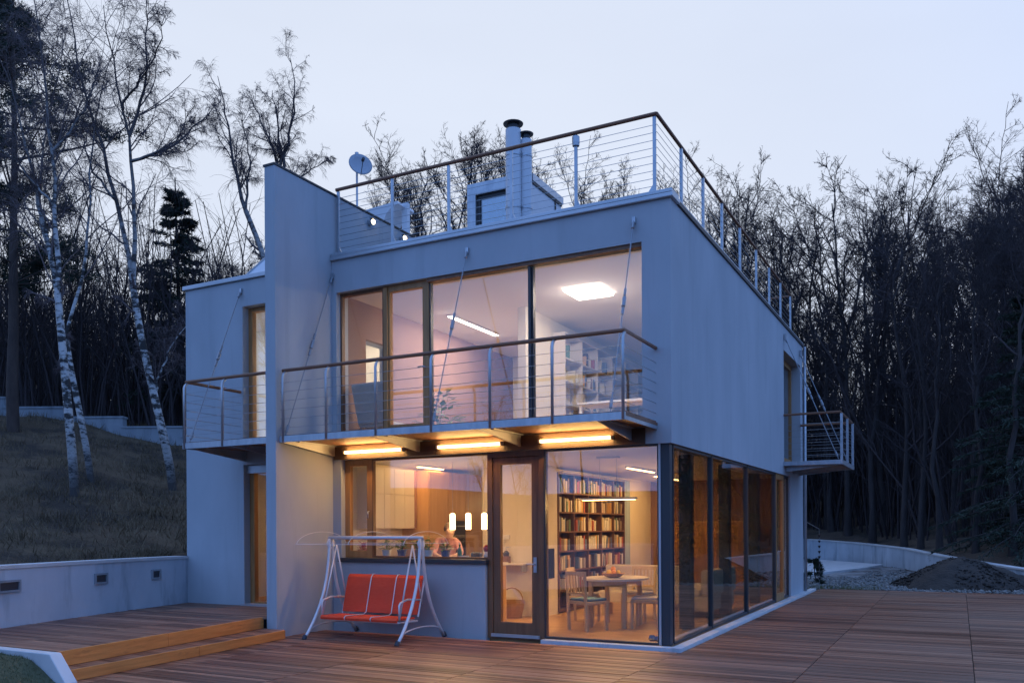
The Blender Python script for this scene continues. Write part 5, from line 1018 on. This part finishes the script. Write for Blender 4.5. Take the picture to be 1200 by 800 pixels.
for seed, h, nl, first, up_, spread in ((1, 14, 13, 0.38, (0.5, 1.0), 0.46), (2, 15, 14, 0.45, (0.4, 0.8), 0.40), (3, 13, 11, 0.30, (0.5, 1.1), 0.52), (4, 15.5, 12, 0.5, (0.45, 0.9), 0.42), (5, 12, 14, 0.28, (0.4, 0.9), 0.46), (6, 14.5, 9, 0.55, (0.5, 1.0), 0.50), (7, 9, 12, 0.2, (0.45, 1.0), 0.5)):
    tr, cr = bare_tree(seed, h, nl, first, up_, spread); PROTO.append((h, tr, cr))
protos = []
PROTO_USED = set()
def plant_tree(k, x, y, z, scale, rz, label, group, name='bare_tree'):
    h, tr, cr = PROTO[k]
    if k not in PROTO_USED:
        t = tree_thing(name, tr, cr, M['bark'], M['twig'], (0, 0, 0)); protos.append((k, t)); PROTO_USED.add(k)
    else:
        t = copy_tree([q for kk, q in protos if kk == k][0])
    t.location = (x, y, z - 0.1); t.rotation_euler = (0, 0, rz); t.scale = (scale*random.uniform(0.9, 1.1), scale*random.uniform(0.9, 1.1), scale)
    tag(t, label, 'tree', group); return t
random.seed(31)
placed = []
def free(x, y, d):
    for a, b_ in placed:
        if (a - x)**2 + (b_ - y)**2 < d*d: return False
    placed.append((x, y)); return True
def at(px, depth): d = fw + rt*((px - 600)/998); return CAM.x + d.x*depth, CAM.y + d.y*depth
TOPX = [-60, 0, 120, 250, 330, 400, 470, 540, 620, 700, 790, 850, 950, 1000, 1050, 1085, 1130, 1160, 1200, 1280]
TOPY = [300, 300, 290, 290, 290, 260, 185, 150, 185, 205, 205, 205, 215, 205, 190, 250, 262, 215, 180, 170]
def forest(n, p0, p1, d0, d1, gap, label, group, name, extra=70):
    k = 0; tries = 0
    while k < n and tries < n*60:
        tries += 1
        px = random.uniform(p0, p1); dp = d0 + (d1 - d0)*random.random()**1.3; x, y = at(px, dp)
        if y < lwy(x) + 1.0 and x > -9: continue
        if x < -9 and dp < 27.5: continue
        if not free(x, y, gap): continue
        z = ground_at(x, y); zt = CAM.z + (622 - np.interp(px, TOPX, TOPY) - random.random()**0.7*extra)/998*dp
        kk = random.randrange(6); s = (zt - z)/PROTO[kk][0]; s = min(max(s, 0.4), 1.5)
        plant_tree(kk, x, y, z, s, random.uniform(0, 6.28), label, group, name); k += 1
forest(46, 800, 1270, 27, 42, 1.7, 'bare dark tree at the edge of the wood behind the low garden wall', 'trees behind the garden wall', 'bare_tree')
forest(80, 780, 1290, 42, 85, 1.5, 'bare dark tree deep in the wood behind the low garden wall', 'trees deep behind the garden wall', 'bare_tree', 190)
forest(44, 800, 1280, 38, 54, 1.7, 'bare dark tree in the middle of the wood behind the low garden wall', 'trees in the middle of the wood', 'bare_tree', 60)
forest(26, 420, 800, 34, 50, 2.2, 'bare tree whose crown rises behind the roof terrace railing', 'trees behind the roof terrace', 'bare_tree', 50)
forest(44, -60, 400, 28.5, 60, 1.5, 'bare dark tree in the wood above the stepped concrete wall', 'trees above the stepped wall', 'bare_tree', 70)
for i in range(26):   # the far side of the terrace looks over open ground to a distant row of trees
    an = R(150 + 240*i/25 - 27); d_ = 62 + 14*((i*7) % 5)/4; x, y = 3 + d_*math.sin(an), -10 + d_*math.cos(an)
    plant_tree(i % 6, x, y, -0.1 if x > -10 else min(float(hill_z(x, y)), 4), 0.75 + 0.12*((i*3) % 4), i*1.3, 'bare tree in the distant row across the open ground facing the house', 'distant trees facing the house')
for i, (x, y, k, sc_) in enumerate(((-15.4, -25, 2, 0.42), (-12.2, -24, 5, 0.38), (-24.5, -18.5, 4, 1.0), (-28, -20, 1, 1.0))):
    plant_tree(k, x, y, -0.1 if x > -9 else float(hill_z(x, y)), sc_, i*1.9, 'bare tree standing alone across the terrace opposite the house', 'trees opposite the house')
# saplings and brush under the wood
g = np.random.default_rng(9)
def thicket(name, xs_, ys_, h0, h1, label):
    zz = np.array([ground_at(a, b_) for a, b_ in zip(xs_, ys_)]); nB = len(xs_); h = g.uniform(h0, h1, nB); n = 5; P = np.zeros((nB, n, 3)); P[:, 0] = np.stack([xs_, ys_, zz - 0.1], -1)
    D = np.stack([g.normal(0, 0.16, nB), g.normal(0, 0.16, nB), np.ones(nB)], -1)
    for i in range(1, n): P[:, i] = P[:, i - 1] + D*(h/(n - 1))[:, None]; D = D + g.normal(0, 0.12, D.shape)
    Rr = (0.006*h + 0.006)[:, None]*np.linspace(1, 0.3, n)[None]
    P2, R2, L2 = kids(P, Rr, h, 7, 0.3, 1.0, 0.4, 0.9, 0.36, 4, 0.05, 0.2, 0.6, 0.006, g)
    P3, R3, L3 = kids(P2, R2, L2, 4, 0.2, 1.0, 0.4, 0.9, 0.5, 2, 0.0, 0.2, 0.7, 0.005, g)
    V, F = join([tubes(P, Rr, 4), tubes(P2, R2, 3), tubes(P3, R3, 3)]); o = mesh_np(name, V, F, M['twig']); tag(o, label, 'brushwood', kind='stuff')
def scatter(n, p0, p1, d0, d1, cond):
    xs_, ys_ = [], []
    while len(xs_) < n:
        px, dp = random.uniform(p0, p1), random.uniform(d0, d1); x, y = at(px, dp)
        if cond(x, y, dp): xs_.append(x); ys_.append(y)
    return np.array(xs_), np.array(ys_)
thicket('brushwood', *scatter(2600, 780, 1280, 30, 85, lambda x, y, d: y > lwy(x) + 3.5), 3.0, 9.0, 'dense bare brushwood under the trees behind the garden wall')
thicket('brushwood', *scatter(2700, -60, 420, 28.5, 75, lambda x, y, d: x < -9), 3.0, 8.0, 'dense bare brushwood under the trees above the stepped wall')

hx = np.linspace(-70, 75, 900) + g.normal(0, 1, 900); hy = -46 - 10*g.random(900); hz_ok = hx > -30
thicket('brushwood', hx[hz_ok], hy[hz_ok], 2.5, 5.0, 'distant bare hedge across the open ground facing the house')
# birches: hand laid trunks and limbs (sideways metres along the slope, height), then hanging twigs
def birch(label, px_base, depth, paths, r0, seed, up0=0.5):
    mpp = depth/998.0; x0, y0 = at(px_base[0], depth); z0 = ground_at(x0, y0); g = np.random.default_rng(seed)
    t = empty('birch_tree', (x0, y0, z0), label, 'tree'); dv = np.array([fw.x, fw.y, 0.0]); rvv = np.array([rt.x, rt.y, 0.0]); tparts = []; mparts = []; lparts = []; pools = []
    for pi, (pts, ra, rb_) in enumerate(paths):
        q = np.array(pts, float); s_ = np.r_[0, np.cumsum(np.linalg.norm(np.diff(q, axis=0), axis=1))]; u = np.linspace(0, s_[-1], 12)
        qx = np.interp(u, s_, q[:, 0]); qy = np.interp(u, s_, q[:, 1])
        for _ in range(1): qx[1:-1] = (qx[:-2] + 2*qx[1:-1] + qx[2:])/4 + (g.normal(0, 1.6, 10) if pi else 0); qy[1:-1] = (qy[:-2] + 2*qy[1:-1] + qy[2:])/4
        dd = g.normal(0, 0.5)*np.linspace(0, 1, 12)**1.3*(0 if pi == 0 else 1.2)
        P = (rvv[None]*((qx - px_base[0])*mpp)[:, None] + dv[None]*dd[:, None] + np.array([0, 0, 1.0])[None]*(CAM.z + (617.5 - qy)*mpp - z0)[:, None])
        if pi == 0: P[0] = np.array([0, 0, -0.25]) if P[0, 2] < 1.2 else P[0]; P[0, 2] = -0.25
        if pi > 0:
            j_ = int(np.argmin((allpx - q[0, 0])**2 + (allpy - q[0, 1])**2)); off = all3[j_] - P[0]; P = P + off[None]*np.linspace(1, 0.6, 12)[:, None]; P[:, 2] -= off[2]*np.linspace(0, 0.6, 12)
            allpx = np.r_[allpx, qx]; allpy = np.r_[allpy, qy]; all3 = np.concatenate([all3, P])
        else: allpx, allpy, all3 = qx.copy(), qy.copy(), P.copy()
        Rr = np.linspace(ra, rb_, 12)*r0 if pi == 0 else np.maximum(ra*r0*0.85*(1 - np.linspace(0, 1, 12)**0.8) + 0.008, 0.008); lp = P[None]; lr = Rr[None]
        (tparts if pi == 0 else mparts).append(tubes(lp, lr, 8)); ln = np.array([s_[-1]*mpp])
        if pi == 0: pools.append((lp, lr, ln*0.5, 3, 0.55))
        else: pools.append((lp, lr, np.maximum(ln, 2.6), 15, 0.12))
    for lp, lr, ln, m_, t0 in pools:
        P1, R1, L1 = kids(lp, lr, ln, m_, t0, 1.0, 0.35, 0.9, 0.45, 8, 0.06, 0.16, 0.5, 0.009, g)
        P2, R2, L2 = kids(P1, R1, L1, 10, 0.15, 1.0, 0.4, 1.0, 0.55, 6, -0.10, 0.17, 0.5, 0.0045, g)
        P3, R3, L3 = kids(P2, R2, L2, 11, 0.15, 1.0, 0.4, 1.0, 0.85, 5, -0.33, 0.14, 0.6, 0.0032, g)
        lparts += [tubes(P1, R1, 5), tubes(P2, R2, 4), tubes(P3, R3, 3)]
    a = mesh_np('trunk', *join(tparts), M['birch_bark'], t); a.data.shade_smooth(); a = mesh_np('limbs', *join(mparts), M['birch_bark'], t); a.data.shade_smooth(); mesh_np('crown', *join(lparts), M['birch_twig'], t); return t
birch('white birch with forked trunk on the slope, a dark trunk close behind it', (89, 597), 19, [
    ([(89, 597), (86, 540), (80, 470), (74, 400), (69, 340)], 1.0, 0.72),
    ([(69, 340), (58, 290), (42, 230), (28, 180), (15, 130), (3, 90), (-14, 55)], 0.62, 0.2),
    ([(69, 340), (70, 290), (66, 220), (62, 150), (60, 90), (52, 40), (44, -20)], 0.62, 0.2),
    ([(64, 190), (90, 160), (112, 120), (125, 85)], 0.3, 0.1), ([(67, 240), (40, 200), (20, 185)], 0.28, 0.1)], 0.105, 41)
birch('darker leaning birch right behind the forked white birch', (109, 575), 21, [
    ([(109, 575), (103, 530), (96, 490), (86, 440), (78, 390)], 1.0, 0.7),
    ([(78, 390), (64, 320), (46, 250), (44, 170), (60, 90), (66, 30)], 0.6, 0.2), ([(78, 390), (96, 320), (104, 240), (98, 170), (108, 90), (122, 30)], 0.5, 0.15)], 0.088, 42)
birch('tall white birch with wide crown beside the house wing', (204, 570), 22, [
    ([(204, 570), (197, 530), (188, 490), (178, 445), (168, 400), (161, 360), (157, 330)], 1.0, 0.75),
    ([(157, 330), (150, 285), (143, 240), (130, 190), (112, 140), (98, 90), (88, 30), (80, -20)], 0.7, 0.2),
    ([(157, 330), (163, 290), (164, 230), (163, 165), (156, 130), (148, 80), (145, 30)], 0.66, 0.2),
    ([(163, 190), (190, 180), (215, 155), (235, 120), (248, 95)], 0.4, 0.12), ([(163, 165), (178, 140), (188, 90), (190, 55), (196, 20)], 0.42, 0.12),
    ([(164, 200), (195, 190), (225, 178), (240, 150)], 0.34, 0.1), ([(178, 470), (186, 435), (200, 400), (217, 372)], 0.26, 0.12), ([(143, 240), (120, 215), (98, 170), (84, 120)], 0.36, 0.1),
    ([(156, 130), (172, 110), (205, 100), (232, 70)], 0.3, 0.1)], 0.11, 43)
birch('slim birch with upright limbs rising behind the fin wall', (345, 440), 27, [
    ([(345, 440), (340, 330), (335, 260), (332, 205)], 1.0, 0.7), ([(332, 205), (318, 165), (305, 130), (290, 105)], 0.5, 0.15), ([(332, 205), (331, 160), (325, 110)], 0.5, 0.18),
    ([(332, 205), (344, 155), (352, 105), (347, 75)], 0.5, 0.15), ([(334, 225), (355, 195), (376, 172)], 0.34, 0.1)], 0.12, 44)
birch('leaning birch bending over the roof of the house wing', (335, 360), 25, [
    ([(335, 420), (310, 295), (290, 245)], 1.0, 0.7), ([(290, 245), (277, 195), (270, 130), (263, 95)], 0.65, 0.2), ([(290, 245), (300, 200), (298, 150)], 0.4, 0.12)], 0.10, 45)
# conifers
def needle_tree(name, label, x, y, h, r0, z_lo, kind, seed, m1):
    g = np.random.default_rng(seed); z0 = ground_at(x, y); t = empty(name, (x, y, z0), label, 'tree'); n = 10; zz = np.linspace(-0.2, h, n)
    P = np.stack([np.cumsum(g.normal(0, 0.03, n)), np.cumsum(g.normal(0, 0.03, n)), zz], -1)[None]; Rr = np.linspace(0.013*h, 0.02, n)[None]
    tr = mesh_np('trunk', *tubes(P, Rr, 8), m1, t); tr.data.shade_smooth()
    if kind == 'spruce':
        nb = int(h*17); zb = np.sort(g.uniform(z_lo, 0.98*h, nb)); ln = r0*(1 - (zb - z_lo)/(h - z_lo))**0.85*g.uniform(0.75, 1.15, nb) + 0.12; el_ = -0.15 + 0.5*(zb/h)
    else:
        nb = int(h*5.5); zb = g.uniform(z_lo, h, nb); f = (zb - z_lo)/(h - z_lo); ln = r0*np.sin(np.pi*(0.15 + 0.8*f))**0.7*g.uniform(0.55, 1.1, nb); el_ = g.uniform(0.0, 0.6, nb)
    a = g.uniform(0, 6.28, nb); m_ = 6; u = np.linspace(0, 1, m_); D = np.stack([np.cos(a)*np.cos(el_), np.sin(a)*np.cos(el_), np.sin(el_)], -1)
    c = np.stack([np.interp(zb, zz, P[0, :, 0]), np.interp(zb, zz, P[0, :, 1]), zb], -1)
    PB = c[:, None] + D[:, None]*(ln[:, None]*u[None])[..., None]; PB[:, :, 2] += (-0.18 if kind == 'spruce' else 0.1)*ln[:, None]*u[None]**2
    mesh_np('limbs', *tubes(PB, (0.010*ln + 0.008)[:, None]*np.linspace(1, 0.3, m_)[None], 4), m1, t)
    if kind == 'spruce':
        per = 130; s_ = g.uniform(0.1, 1, (nb, per))**0.8; side = np.stack([-np.sin(a), np.cos(a), 0*a], -1)
        ctr = c[:, None] + D[:, None]*(ln[:, None]*s_)[..., None] + side[:, None]*(g.normal(0, 0.16, (nb, per))*ln[:, None]*(1.15 - s_))[..., None]; ctr[..., 2] += -0.18*ln[:, None]*s_**2 - np.abs(g.normal(0, 0.05, (nb, per)))
        nd = D[:, None]*0.8 + g.normal(0, 0.5, (nb, per, 3)); nd[..., 2] -= 0.35; ctr = ctr.reshape(-1, 3); nd = nd.reshape(-1, 3); L_ = g.uniform(0.10, 0.24, len(ctr))*(0.6 + 0.05*h); W_ = 0.022*(0.6 + 0.05*h)
    else:
        tips = kids(PB, np.full((nb, m_), 0.02), ln, 7, 0.35, 1.0, 0.3, 0.9, 0.35, 3, 0.12, 0.2, 0.6, 0.006, g)[0][:, -1]; tips = np.concatenate([tips, PB[:, -1]]); per = 55
        ctr = (tips[:, None] + g.normal(0, 0.13, (len(tips), per, 3))*np.array([1, 1, 0.6])).reshape(-1, 3); nd = g.normal(0, 1, ctr.shape) + np.array([0, 0, 0.4]); L_ = g.uniform(0.12, 0.24, len(ctr)); W_ = 0.017
    nd /= np.linalg.norm(nd, axis=1, keepdims=True); sd_ = np.cross(nd, g.normal(size=nd.shape)); sd_ /= np.linalg.norm(sd_, axis=1, keepdims=True)
    V = np.stack([ctr - sd_*W_, ctr + sd_*W_, ctr + nd*L_[:, None]], 1).reshape(-1, 3)
    mesh_np('crown', V, np.arange(len(V)).reshape(-1, 3), M['needles'], t); return t
x, y = at(18, 25.5); needle_tree('pine_tree', 'tall dark pine with clumped needles at the edge of the slope', x, y, 14.0, 3.3, 4.2, 'pine', 61, M['pine_bark'])
x, y = at(-25, 27); needle_tree('pine_tree', 'second dark pine standing behind the tall one', x, y, 13.0, 3.0, 3.6, 'pine', 64, M['pine_bark'])
x, y = at(214, 32); needle_tree('spruce_tree', 'dark conical spruce between the birches and the house wing', x, y, 9.4, 2.3, 1.0, 'spruce', 62, M['bark'])
x, y = at(1204, 27.5); needle_tree('spruce_tree', 'dark broad spruce beside the garden wall and soil heap', x, y, 9.2, 2.9, 0.3, 'spruce', 63, M['bark'])
x, y = at(957, 24.3); t = needle_tree('dwarf_conifer', 'tiny dark conifer growing at the back corner of the house', x, y, 0.75, 0.22, 0.05, 'spruce', 65, M['bark'])
n = 2200; gx = rng.uniform(-0.2, 1.5, n); gy = 12.45 + rng.gamma(1.4, 0.45, n)
o = blades('weeds', gx, gy, np.full(n, -0.05), rng.uniform(0.03, 0.12, n), 0.007, 1.0, M['lawn']); tag(o, 'low weeds growing along the deck edge behind the house', 'weeds', kind='stuff')
